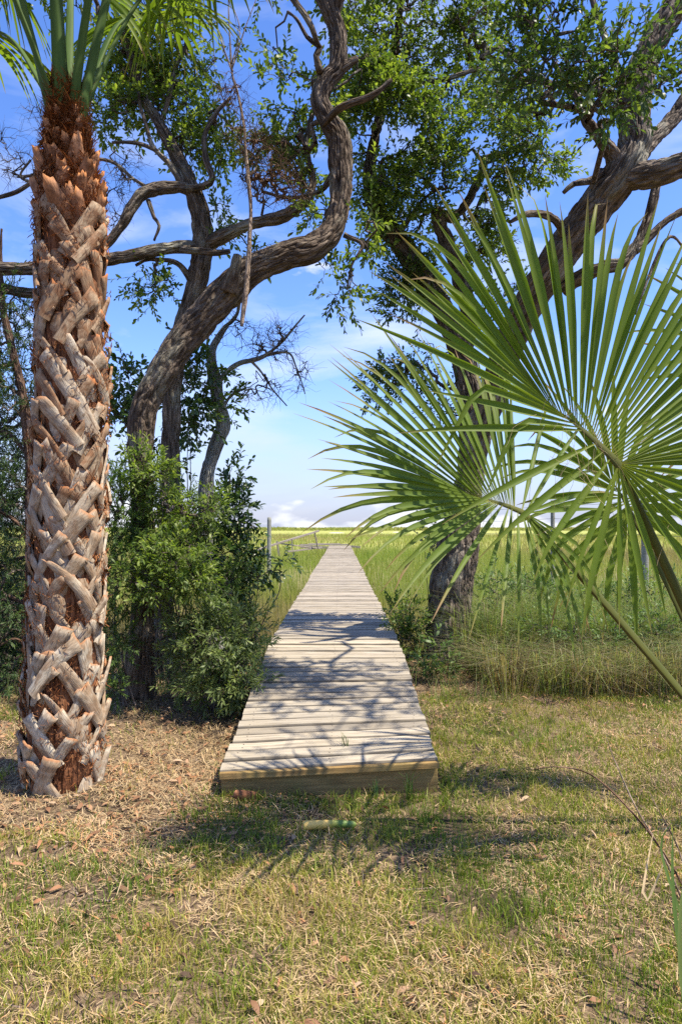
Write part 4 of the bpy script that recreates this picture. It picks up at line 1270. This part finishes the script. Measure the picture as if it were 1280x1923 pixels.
# --- big oak right of the boardwalk
DD = 7.05
D_limbs = [
    [(838, 1262, DD, 112), (842, 1180, DD, 96), (848, 1100, DD, 92), (856, 1045, DD, 94), (866, 985, DD, 80), (878, 920, DD, 62), (886, 850, DD, 56), (884, 780, DD, 52), (872, 690, DD, 48), (846, 615, DD - .05, 46), (812, 545, DD - .1, 46), (775, 488, DD - .15, 44), (738, 440, DD - .2, 40), (706, 392, DD - .2, 34), (692, 345, DD - .2, 24), (697, 290, DD - .2, 18), (712, 220, DD - .1, 14), (735, 130, DD, 11), (750, 20, DD, 9), (760, -150, DD, 7)],
    [(880, 870, DD, 56), (915, 770, DD - 0.24, 60), (950, 660, DD - 0.60, 64), (985, 585, DD - 0.84, 66), (1030, 510, DD - 1.08, 70), (1078, 440, DD - 1.20, 72), (1125, 380, DD - 1.32, 72), (1170, 320, DD - 1.44, 76), (1190, 270, DD - 1.44, 66), (1190, 200, DD - 1.44, 60), (1204, 130, DD - 1.44, 56), (1236, 62, DD - 1.44, 52), (1272, 0, DD - 1.44, 48), (1310, -120, DD - 1.44, 36), (1300, -300, DD - 1.44, 18)],
    [(1165, 335, DD - 1.44, 52), (1215, 328, DD - 1.56, 54), (1262, 318, DD - 1.68, 50), (1330, 290, DD - 1.80, 42), (1440, 220, DD - 1.92, 28), (1540, 120, DD - 1.92, 12)],
    [(1180, 320, DD - 1.44, 30), (1225, 262, DD - 1.32, 34), (1262, 222, DD - 1.20, 32), (1300, 160, DD - 1.20, 28), (1360, 60, DD - 1.20, 18)],
    [(1160, 320, DD - 1.44, 34), (1145, 285, DD - 1.49, 30), (1122, 255, DD - 1.56, 26), (1098, 225, DD - 1.56, 20), (1080, 180, DD - 1.56, 12), (1040, 120, DD - 1.44, 8)],
    [(1055, 545, DD - 0.96, 30), (1090, 520, DD - 1.08, 32), (1130, 502, DD - 1.20, 30), (1168, 492, DD - 1.20, 26), (1198, 450, DD - 1.20, 20), (1218, 400, DD - 1.20, 17), (1232, 350, DD - 1.20, 12)],
    [(1190, 470, DD - 1.20, 20), (1222, 440, DD - 1.20, 18), (1258, 408, DD - 1.20, 17), (1310, 385, DD - 1.20, 14), (1390, 380, DD - 1.20, 8)],
    [(1060, 450, DD - 1.20, 20), (1045, 420, DD - 1.44, 16), (1018, 402, DD - 1.56, 13), (985, 402, DD - 1.68, 10), (955, 416, DD - 1.68, 6)],
    [(1128, 322, DD - 1.44, 18), (1105, 340, DD - 1.56, 12), (1075, 348, DD - 1.68, 10), (1056, 362, DD - 1.68, 7)],
    [(860, 500, DD, 34), (832, 440, DD - .05, 28), (822, 400, DD - .1, 24), (850, 408, DD - .1, 20), (878, 375, DD - .1, 18), (902, 330, DD - .15, 14), (912, 298, DD - .15, 11), (945, 290, DD - .15, 10), (990, 268, DD - .2, 7)],
    [(868, 690, DD, 36), (880, 600, DD, 34), (868, 540, DD, 34), (860, 500, DD, 32)],
    [(822, 402, DD - .1, 10), (800, 395, DD - .1, 8), (788, 425, DD - .1, 5), (778, 440, DD - .1, 3)],
    [(745, 448, DD - .2, 9), (775, 400, DD - .2, 8), (800, 370, DD - .2, 6), (830, 350, DD - .2, 4)],
    [(1195, 250, DD - 1.45, 18), (1165, 150, DD - 1.45, 14), (1130, 60, DD - 1.45, 12), (1090, -60, DD - 1.45, 8)],
    [(905, 110, DD - .3, 8), (940, 90, DD - .4, 10), (1000, 140, DD - .9, 12), (1060, 160, DD - 1.1, 16), (1120, 170, DD - 1.3, 18), (1180, 190, DD - 1.44, 22)],
    [(700, 160, DD - .5, 6), (740, 148, DD - .4, 8), (800, 155, DD - .3, 8), (900, 130, DD - .3, 8)],
    [(1190, 590, DD - 1.2, 5), (1250, 450, DD - 1.2, 6), (1290, 470, DD - 1.2, 5)],
]
oakD, nD, _ = tree("oak_tree", "big oak right of the boardwalk with heavy limbs spreading up to the right", "tree", D_limbs, M_bark, "live oaks framing the boardwalk", 5, 130, .018, .3, .84)
crown(oakD, nD, [(760, 90, 125, 110, 6.9, .7, 430), (715, 245, 95, 95, 6.7, .6, 400), (800, 260, 90, 70, 6.8, .6, 230), (705, 335, 55, 50, 6.7, .4, 110), (800, 340, 80, 45, 6.8, .5, 120), (875, 120, 70, 90, 7.1, .6, 200), (1000, 285, 85, 50, 6.4, .5, 190), (930, 335, 35, 25, 6.5, .3, 30), (960, 190, 60, 50, 6.5, .5, 120), (925, 392, 26, 26, 6.6, .2, 30), (735, 430, 50, 35, 6.8, .35, 100), (890, 470, 60, 60, 7, .4, 160), (800, 450, 40, 40, 6.95, .3, 70), (800, 400, 40, 30, 6.9, .3, 40), (900, 30, 60, 50, 6.9, .5, 90), (640, 20, 20, 20, 6.8, .3, 12), (690, 190, 40, 60, 6.6, .4, 90, .12)],
      M_oak, M_twig, seed=26, gap=.45, L=(.04, .068), tint=(.50, .22))
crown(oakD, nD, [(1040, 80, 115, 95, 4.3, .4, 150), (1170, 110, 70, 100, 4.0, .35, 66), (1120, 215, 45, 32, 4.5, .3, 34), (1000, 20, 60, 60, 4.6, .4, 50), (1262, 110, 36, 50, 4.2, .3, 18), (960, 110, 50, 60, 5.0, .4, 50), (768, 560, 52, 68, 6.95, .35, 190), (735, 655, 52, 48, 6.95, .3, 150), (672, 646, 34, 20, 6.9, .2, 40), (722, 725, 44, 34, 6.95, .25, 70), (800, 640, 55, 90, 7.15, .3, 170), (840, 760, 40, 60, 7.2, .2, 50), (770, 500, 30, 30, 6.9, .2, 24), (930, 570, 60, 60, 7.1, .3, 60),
                (740, -200, 220, 190, 7.0, 1.0, 260), (1080, -200, 250, 170, 4.2, .6, 140), (1440, -50, 130, 220, 3.9, .6, 80), (1560, -300, 300, 230, 2.8, .5, 30)],  # last blob: unseen extra foliage, added to shade the lawn
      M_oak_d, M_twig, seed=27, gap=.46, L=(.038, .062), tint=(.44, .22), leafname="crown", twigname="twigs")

# --- red cedar at the left edge
DE = 5.9
E_limbs = [[(70, 1365, DE, 34), (63, 1100, DE, 28), (58, 900, DE, 25), (52, 800, DE, 22), (38, 715, DE, 19), (20, 640, DE, 16), (6, 570, DE, 11), (2, 490, DE, 6), (4, 430, DE, 3)],
           [(60, 1010, DE, 9), (20, 970, DE - .1, 7), (-40, 940, DE - .2, 5)], [(62, 1140, DE, 10), (20, 1120, DE, 8), (-50, 1090, DE, 5)], [(55, 860, DE, 9), (20, 820, DE + .1, 7), (-30, 800, DE + .1, 4)],
           [(66, 1250, DE, 6), (30, 1200, DE - .1, 5), (-30, 1230, DE - .2, 4)], [(30, 680, DE, 8), (0, 690, DE, 6), (-50, 670, DE, 4)]]
cedar, nE, _ = tree("cedar_tree", "dark green cedar with thin brown trunk behind the palm at the left edge", "tree", E_limbs, M_cedar_bark, None, 6, 20, .006, .2)
ced = dict(k=20, L=(.034, .06), W=.16, slen=(.12, .22), spread=.55, droop=.1)
crown(cedar, nE, [(8, 600, 55, 90, 5.9, .5, 170), (5, 770, 60, 110, 5.9, .5, 260), (0, 960, 70, 110, 5.9, .5, 380), (0, 1150, 70, 120, 5.9, .5, 380), (20, 1290, 60, 70, 5.9, .4, 200), (-110, 900, 70, 300, 6.1, .6, 220), (30, 1220, 70, 130, 6.5, .3, 180), (22, 470, 22, 36, 5.9, .2, 22)],
      M_cedar, M_twig, seed=28, gap=.40, tint=(.48, .22), **ced)

DF = 7.6
F_limbs = [[(-40, 1230, DF, 40), (-36, 1000, DF, 34), (-30, 800, DF, 26), (-20, 650, DF, 16), (-16, 520, DF, 5)], [(-36, 1000, DF, 14), (20, 940, DF, 8), (60, 920, DF, 4)], [(-33, 900, DF, 12), (-100, 840, DF, 6)], [(-36, 1080, DF, 12), (30, 1050, DF, 7), (80, 1040, DF, 3)]]
cedar2, nF, _ = tree("cedar_tree", "dense shaded cedar filling the far left edge behind the thin-trunked cedar", "tree", F_limbs, M_cedar_bark, None, 8, 20, .006, .2)
crown(cedar2, nF, [(0, 1000, 70, 120, DF, .5, 420), (20, 1140, 75, 90, DF, .5, 420), (-20, 850, 70, 90, DF, .5, 260), (-10, 700, 55, 90, DF, .4, 140), (110, 1160, 60, 60, DF, .4, 120), (-140, 1000, 80, 250, DF, .6, 260)],
      M_cedar, M_twig, seed=29, gap=.34, tint=(.42, .22), **ced)

# ------------------------------------------------------------------ shrubs
def shrub(name, label, cat, base, blobs, leaf_m, seed, group=None, stems=5, bark=M_twig, stem_r=.008, **kw):
    r = np.random.default_rng(seed)
    b = P(*base); b[2] = float(gh(b[0], b[1])) if base[3:] == () else b[2]
    t = thing(name, label, cat, tuple(b), group)
    nodes = []
    for s in range(stems):
        bl = blobs[s % len(blobs)]
        e = P(bl[0] + r.normal(0, bl[2] * .4), bl[1] + bl[3] * .1, bl[4] + r.normal(0, bl[5] * .4))
        a = b + np.array([r.normal(0, .07), r.normal(0, .07), -.03])
        m1 = a + (e - a) * .35 + np.array([r.normal(0, .05), r.normal(0, .05), .08]); m2 = a + (e - a) * .7 + r.normal(0, .05, 3)
        g = Geo()
        c = tube(g, [np.append(a, stem_r), np.append(m1, stem_r * .8), np.append(m2, stem_r * .6), np.append(e, stem_r * .3)], 7, .05, 0, .012, seed + s)
        g.build("stem", bark, t)
        nodes.append(c[:, :3])
    crown(t, np.vstack(nodes), blobs, leaf_m, bark, seed=seed, leafname="foliage", **kw)
    return t

jun = dict(k=26, L=(.028, .05), W=.17, slen=(.10, .2), spread=.6, droop=.0)
shrub("juniper_bush", "feathery green juniper bush tight against the palm trunk's right side", "bush", (232, 1345, 5.0), [(230, 950, 30, 80, 5.1, .25, 150), (222, 1070, 34, 70, 5.0, .22, 150), (216, 1190, 26, 60, 4.95, .2, 80), (212, 1280, 16, 36, 4.95, .15, 24)], M_juni, 41, stems=3, gap=.36, tint=(.42, .22), **jun)
shrub("juniper_bush", "feathery green juniper bush rising in the middle of the left thicket", "bush", (385, 1262, 5.9), [(380, 1040, 60, 66, 5.8, .35, 230), (350, 960, 50, 50, 5.8, .3, 130), (420, 1090, 30, 35, 5.7, .2, 60)], M_juni, 42, stems=3, gap=.36, tint=(.40, .22), **jun)
shrub("wax_myrtle", "yellow-green wax myrtle spreading in front of the leaning oak's trunk", "bush", (330, 1290, 5.75), [(300, 930, 45, 60, 5.1, .25, 120), (330, 1060, 60, 50, 5.0, .3, 170), (270, 880, 30, 40, 5.1, .2, 40), (285, 1095, 50, 34, 4.95, .25, 80), (384, 960, 46, 50, 5.5, .3, 80), (370, 1090, 40, 30, 5.0, .2, 50)], M_myrtle, 43, stems=4, gap=.40, tint=(.55, .24), k=13, L=(.035, .06), W=.3, slen=(.10, .2))
shrub("bay_shrub", "dark glossy shrub at the marsh edge left of the boardwalk", "bush", (450, 1245, 6.1), [(438, 960, 28, 55, 6.1, .25, 90), (440, 1060, 40, 60, 6.1, .3, 130), (436, 1140, 46, 40, 6.0, .3, 80), (447, 895, 20, 36, 6.1, .12, 18), (464, 985, 20, 18, 6.1, .12, 14), (490, 1070, 24, 22, 6.0, .12, 20), (528, 1050, 14, 8, 6.0, .06, 6)], M_bay, 44, stems=8, gap=.36, tint=(.45, .24), k=10, L=(.045, .075), W=.4)
shrub("bay_shrub", "dark leafy shrub behind the leaning oak's lower trunk", "bush", (345, 1280, 6.5), [(360, 740, 42, 80, 6.6, .3, 130), (350, 640, 30, 40, 6.6, .2, 24), (240, 720, 32, 55, 6.5, .3, 60), (310, 850, 50, 50, 6.5, .3, 80), (225, 800, 26, 40, 6.4, .2, 36), (225, 640, 20, 30, 6.4, .2, 10)], M_bay, 45, stems=7, gap=.40, tint=(.56, .24), k=9, L=(.05, .085), W=.46, slen=(.14, .28))
shrub("groundsel_bush", "grey-green narrow-leaved bush low beside the boardwalk's left edge", "bush", (420, 1325, 5.15), [(410, 1215, 60, 60, 5.1, .3, 170), (365, 1170, 45, 36, 5.2, .25, 80), (466, 1185, 28, 48, 5.2, .2, 60), (455, 1275, 34, 40, 5.0, .2, 80), (350, 1250, 32, 60, 5.1, .2, 60), (405, 1295, 40, 26, 5.0, .2, 50)], M_sage, 46, stems=9, gap=.36, tint=(.52, .25), k=13, L=(.045, .075), W=.2, slen=(.12, .22))
shrub("marsh_elder", "small bushy green shrub between the boardwalk and the big oak", "bush", (768, 1255, 7.0), [(765, 1165, 34, 34, 7.0, .22, 90), (758, 1215, 30, 40, 7.0, .2, 70), (740, 1150, 14, 20, 7.1, .1, 14)], M_myrtle, 47, stems=6, gap=.3, tint=(.35, .22), k=12, L=(.035, .06), W=.34)
shrub("leafy_weed", "bright leafy weed growing at the foot of the big oak", "plant", (818, 1288, 6.3), [(818, 1225, 12, 30, 6.3, .08, 12), (838, 1262, 22, 16, 6.3, .1, 12), (800, 1268, 18, 16, 6.2, .1, 10)], M_weed, 48, stems=5, gap=.1, tint=(.5, .2), k=9, L=(.05, .085), W=.34, stem_r=.004)
shrub("sapling", "thin leafy sapling rising in front of the big oak's trunk at the marsh edge", "plant", (798, 1250, 7.6), [(815, 965, 20, 30, 7.6, .1, 22), (806, 1020, 12, 30, 7.6, .08, 16), (826, 930, 14, 14, 7.6, .06, 8)], M_bay, 49, stems=2, gap=.1, tint=(.55, .2), k=9, L=(.04, .06), W=.4, stem_r=.006)
shrub("weedy_shrub", "light green weedy shrub right of the big oak behind the palm leaves", "bush", (960, 1230, 7.5), [(935, 1120, 36, 50, 7.5, .3, 70), (1010, 1110, 55, 40, 7.7, .3, 110), (1110, 1130, 70, 40, 7.8, .4, 110), (1220, 1130, 70, 50, 7.7, .4, 110), (940, 1200, 30, 40, 7.0, .2, 30)], M_weed, 50, stems=9, gap=.3, tint=(.6, .22), k=12, L=(.04, .07), W=.28, stem_r=.005)

shrub("weedy_shrub", "pale leafy weeds growing through the bank grass under the palm stalks", "bush", (1090, 1270, 6.4), [(1040, 1180, 60, 40, 6.5, .3, 60), (1140, 1200, 60, 40, 6.4, .3, 60), (1230, 1190, 60, 50, 6.4, .3, 70), (960, 1230, 30, 30, 6.4, .2, 24)], M_weed, 52, stems=10, gap=.3, tint=(.6, .24), k=11, L=(.04, .075), W=.24, stem_r=.004)
# long drooping grass in tussocks on the bank right of the big oak
g = Geo()
n = 720
cy = rng.uniform(5.55, 8.6, n); cx = np.where(cy > 6.9, 1.6, 1.30 + (6.9 - cy) * .12) + rng.random(n) ** 1.1 * (.62 * cy - .7)
kp = cy > 5.65 + 1.3 * (n2(cx, cy, 1.3, 2, 77) - .35); cx, cy = cx[kp], cy[kp]
for x0, y0 in zip(cx, cy):
    m = int(rng.integers(22, 55)); front = y0 < 6.6
    az = rng.uniform(0, 6.28, m); rr_ = .13 * np.sqrt(rng.random(m))
    x, y = x0 + rr_ * np.cos(az), y0 + rr_ * np.sin(az)
    h = (.58 if front else .88) * (.7 + .6 * float(n2(np.array([x0]), np.array([y0]), 1.7, 2, 79)[0])) * rng.uniform(.75, 1.3) * (.5 + .6 * rng.random(m))
    base = rng.normal(.50 if front else .70, .2)
    tint = np.clip(base + rng.normal(0, .15, m), 0, 1)
    blades(g, np.stack([x, y, gh(x, np.minimum(y, 9)) - .02], -1), h, .004 + .005 * rng.random(m), np.abs(rng.normal(1.25 if front else .75, .5, m)), az + rng.normal(0, .5, m), tint, .85)
g.build("bank_grass", M_bank, kind='stuff')
# shorter growth under the left bushes and along both edges of the deck
g = Geo()
n = 5200
y = rng.uniform(5.4, 8.2, n); x = np.where(rng.random(n) < .75, rng.uniform(-3.2, -.75, n), rng.uniform(.6, 1.6, n))
k = rng.random(n) < smooth(.38, .6, n2(x, y, 2.4, 2, 75)); x, y = x[k], y[k]; m = len(x)
blades(g, np.stack([x, y, gh(x, y) - .02], -1), .10 + .3 * rng.random(m) ** 2, .004 + .004 * rng.random(m), np.abs(rng.normal(.5, .3, m)), rng.uniform(0, 6.28, m), np.clip(rng.normal(.6, .22, m), 0, 1), .6)
g.build("undergrowth", M_bank, kind='stuff')

# ------------------------------------------------------------------ small things
# dead branch snagged in the leaning oak, hanging down
hb = thing("dead_branch", "pale broken dead branch hanging snagged below the leaning oak's limb", "branch", tuple(P(455, 612, 5.05)))
DH = 5.05
g = Geo()
tube(g, limb_pts([(454, 612, DH, 6.7), (458, 575, DH, 9.6), (464, 520, DH, 8.9), (469, 440, DH, 8.1), (470, 390, DH, 8.1), (466, 330, DH, 8.9), (461, 275, DH, 6.7), (456, 225, DH, 5.9), (446, 175, DH, 4.4), (436, 140, DH, 3.7), (433, 95, DH, 3.0), (430, 20, DH, 2.2), (428, -60, DH, 1.5)]), 12, .025, .0015, .006, 9, lump=.25)
g.build("stick", M_dead, hb)
for rows in ([(434, 130, DH, 4), (450, 85, DH, 3), (462, 50, DH, 2), (480, 0, DH, 1.5)], [(436, 135, DH, 4), (420, 95, DH, 3), (405, 40, DH, 2), (398, -20, DH, 1.5)], [(466, 330, DH, 6), (478, 322, DH, 5), (482, 312, DH, 2)], [(434, 120, DH, 3), (450, 60, DH, 2), (436, 10, DH, 1.5)]):
    g = Geo(); tube(g, limb_pts(rows), 6, .04, 0, .008, 3); g.build("twig", M_dead, hb)
nodes = spline(limb_pts([(469, 440, DH, 11), (466, 330, DH, 12), (456, 225, DH, 8), (436, 140, DH, 5)]), .05)[:, :3]
crown(hb, nodes, [(500, 300, 55, 50, 5.1, .2, 60), (525, 350, 50, 35, 5.15, .2, 50), (440, 180, 30, 40, 5.1, .15, 40), (470, 250, 35, 50, 5.1, .15, 50), (560, 360, 30, 20, 5.15, .12, 26)], None, M_brown, k=0, seed=51, gap=.2, ragged=.25, r0=.0015, twigname="twigs")

# grey post standing in the marsh and the collapsed railing beside the far landing
pp = P(505, 972, 21.0)
g = Geo()
tube(g, [(pp[0], pp[1], -.4, .068), (pp[0], pp[1], .6, .066), (pp[0] + .01, pp[1], pp[2], .064)], 14, .1, .004, 0, 2)
o = g.build("marsh_post", M_postgrey, None, (pp[0], pp[1], -.4)); tag(o, "grey round wooden post standing alone in the marsh left of the boardwalk", "post")
rl = thing("collapsed_railing", "broken wooden railing slumped in the marsh left of the far landing", "railing", tuple(P(560, 1040, 31)))
def beam(name, a, b, w, h, parent, mat=M_oldwood):
    a, b = np.asarray(a), np.asarray(b)
    d = Vector(b - a); L = d.length
    o = board(name, (a + b) / 2, (L, w, h), mat, (0, 0, 0), .006, parent)
    o.rotation_euler = d.to_track_quat('X', 'Z').to_euler()
    return o
beam("rail", P(478, 1034, 29), P(598, 997, 32), .10, .085, rl)
beam("rail", P(520, 1020, 30), P(600, 1030, 32.5), .07, .06, rl)
beam("rail", P(540, 1036, 30), P(604, 1028, 33), .08, .07, rl)
beam("upright", P(590, 999, 31.8), P(597, 1030, 32), .06, .05, rl)
beam("upright", P(520, 1016, 30), P(524, 1044, 30), .08, .08, rl)
beam("upright", P(548, 1012, 30.6), P(549, 1040, 30.6), .05, .05, rl)

# wire fence out in the marsh behind the palm leaves
wf = thing("wire_fence", "grey posts strung with thin wires seen through the palm leaves", "fence", tuple(P(1120, 1100, 15)))
fp = []
for px, d, w, topy in ((1037, 17.0, .058, 940), (1210, 13.5, .075, 926), (1420, 10.9, .07, 910)):
    a = P(px, topy, d)
    g = Geo(); tube(g, [(a[0], a[1], -.4, w), (a[0], a[1], .8, w * .98), (a[0], a[1], a[2], w * .95)], 12, .15, .003, 0, 3)
    g.build("post", M_postgrey, wf); fp.append(a)
a = P(1206, 926, 13.4)
beam("bracket", a + [-.09, 0, -.03], a + [.02, 0, -.03], .05, .10, wf, M_postgrey)
for dz in (-.12, -.47, -.85):
    g = Geo()
    far_l = P(860, 955, 22) * [1, 1, 0] + [0, 0, fp[0][2]]
    pts = [far_l] + fp
    for a, b in zip(pts[:-1], pts[1:]):
        q = [np.append(a + (b - a) * t + [0, 0, dz - .05 * math.sin(math.pi * t)], .0045) for t in (0, .25, .5, .75, 1)]
        tube(g, q, 5, .5)
    g.build("wire", M_wire, wf)

# cut palm stalk lying on the grass
a, b = P(569, 1562, 3.16), P(668, 1558, 3.19)
a[2], b[2] = float(gh(a[0], a[1])) + .038, float(gh(b[0], b[1])) + .030
M = Mat("cut_stalk_rind")
v = M.attr("grain", 'Vector')
c = M.ramp(M.math('ADD', M.attr("tint"), M.math('MULTIPLY', M.noise(M.scaled(v, (60, 60, 8)), 1, 3), .16)), [(.0, (.78, .50, .13)), (.54, (.74, .48, .12)), (.64, (.34, .32, .06)), (.75, (.12, .19, .03)), (1, (.16, .23, .05))])
M.color(c, .5, .4)
g = Geo()
n, sg = 22, 14
t = np.linspace(0, 1, n)
c_ = a[None] + (b - a)[None] * t[:, None] + np.array([0, 0, 1]) * (.006 * np.sin(t * 3.1))[:, None]
rr = .0235 - .007 * t; rr[-1] *= .55; rr[0] *= .93
T, N_, B_ = frames(c_)
th = np.arange(sg) / sg * 6.2832
V = c_[:, None] + N_[:, None] * (np.cos(th)[None] * rr[:, None] * 1.0)[..., None] + B_[:, None] * (np.sin(th)[None] * rr[:, None] * .8)[..., None]
i = np.arange(n - 1)[:, None] * sg; j = np.arange(sg)[None]; q = (j + 1) % sg
F4 = np.stack([i + j, i + q, i + sg + q, i + sg + j], -1).reshape(-1, 4)
V = np.vstack([V.reshape(-1, 3), c_[:1], c_[-1:]])
e = n * sg
F3 = [[(k + 1) % sg, k, e] for k in range(sg)] + [[(n - 1) * sg + k, (n - 1) * sg + (k + 1) % sg, e + 1] for k in range(sg)]
g.add(V, F3, F4, np.concatenate([np.repeat(t, sg), [0, 1]]), V)
o = g.build("palm_stalk", M.m, None, tuple((a + b) / 2)); tag(o, "cut palm stalk with yellow end and green tip lying on the lawn", "palm stalk")

# rusty dead leaf base leaning on the front of the boardwalk
o = bpy.data.objects.new("palm_husk", boot_mesh(77, 'young', M_husk))
COL.objects.link(o)
hp = P(455, 1482, 3.50)
o.location = (hp[0], hp[1], .045); o.rotation_euler = (R(-25), R(58), R(190)); o.scale = (.75, .55, 1.1)
tag(o, "rusty brown dead palm leaf base lying against the boardwalk's front board", "palm husk")

# grass tufts at the boardwalk, and the tall seeding weed at the right edge
def tuft(label, p, n, h, w, ln, tint, name="grass_tuft", cat="grass tuft", group=None, az0=0, azs=6.28, mat=M_weed):
    g = Geo()
    p = np.asarray(p, float)
    q = p + np.stack([rng.normal(0, .012, n), rng.normal(0, .012, n), np.zeros(n)], -1)
    blades(g, q, h * (.55 + .5 * rng.random(n)), w, np.abs(rng.normal(ln, .35, n)), az0 + azs * rng.random(n), np.clip(rng.normal(tint, .15, n), 0, 1), .7)
    o = g.build(name, mat, None, tuple(p)); tag(o, label, cat, group)
    return o
pz = P(648, 1397, 3.87)
tuft("thin green grass tuft sprouting through a gap in the deck", (pz[0], pz[1], float(deck_z(pz[1]))), 9, .085, .005, 1.0, .3)
pz = P(735, 1478, 3.54); tuft("green grass tuft against the middle of the boardwalk's front board", (pz[0] - .09, 3.555, gh(pz[0], 3.55)), 12, .12, .005, .5, .5)
pz = P(748, 1470, 3.54); tuft("taller dry-based grass tuft against the front board's right part", (pz[0] + .06, 3.55, gh(pz[0], 3.55)), 26, .19, .004, .6, .4)
pz = P(432, 1440, 3.6); tuft("yellow-green grass tuft at the boardwalk's front left corner", (pz[0] - .05, 3.75, gh(pz[0], 3.75)), 22, .2, .004, .4, .8)

sw = thing("seeding_weed", "tall thin seeding weed stalks with a few long blades at the right edge", "weed", (1.17, 2.05, 0))
for k, rows in enumerate(([(1330, 1760, 2.05, 4), (1262, 1630, 2.1, 4), (1190, 1530, 2.15, 4), (1110, 1455, 2.2, 3), (1040, 1440, 2.25, 2), (1000, 1446, 2.28, 1.5)], [(1320, 1800, 2.0, 4), (1250, 1620, 2.1, 3.5), (1190, 1510, 2.2, 3), (1150, 1420, 2.3, 2), (1140, 1390, 2.3, 1.5)], [(1310, 1740, 2.0, 3), (1275, 1600, 2.1, 3), (1235, 1520, 2.15, 2), (1220, 1490, 2.2, 1.5)])):
    g = Geo(); c = tube(g, limb_pts(rows), 6, .03, 0, .004, k); g.build("stalk", M_brown if k == 0 else M_dead, sw)
    g = Geo()
    q = c[len(c) // 3:, :3]; q = np.repeat(q, 3, 0); m = len(q)
    leaves(g, q, unit(np.stack([rng.normal(-.5, .5, m), rng.normal(0, .5, m), rng.normal(.5, .5, m)], -1)), unit(rng.normal(size=(m, 3))), rng.uniform(.008, .02, m), .003, np.clip(rng.normal(.5, .2, m), 0, 1))
    g.build("seed_head", M_straw, sw, kind='stuff')
def long_blade(rows, mat, tint, w):
    c = spline(limb_pts([(x_, y_, d_, 2) for x_, y_, d_ in rows]), .03)[:, :3]
    n = len(c); T, N_, B_ = frames(c)
    s = unit(np.cross(T, [0.2, -1, .1])); ww = w * (np.sin(np.linspace(.35, 3.1, n)) ** .7)
    V = np.stack([c + s * ww[:, None] * .5, c + np.array([0, .12, 0]) * ww[:, None], c - s * ww[:, None] * .5], 1).reshape(-1, 3)
    i = np.arange(n - 1)[:, None] * 3; j = np.arange(2)[None]
    g = Geo(); g.add(V, None, np.stack([i + j, i + j + 1, i + j + 4, i + j + 3], -1).reshape(-1, 4), tint)
    return g.build("blade", mat, sw)
long_blade([(1300, 1900, 1.9), (1272, 1760, 1.92), (1262, 1650, 1.95), (1262, 1560, 1.98)], M_weed, .55, .014)
long_blade([(1310, 1800, 2.0), (1268, 1690, 2.02), (1240, 1590, 2.05), (1262, 1540, 2.05)], M_weed, .6, .010)
long_blade([(1295, 1950, 1.85), (1278, 1830, 1.86), (1276, 1720, 1.88), (1285, 1640, 1.9)], M_sage, .6, .016)
long_blade([(1245, 1622, 2.05), (1215, 1690, 2.04), (1206, 1675, 2.04), (1225, 1565, 2.1)], M_straw, .8, .009)
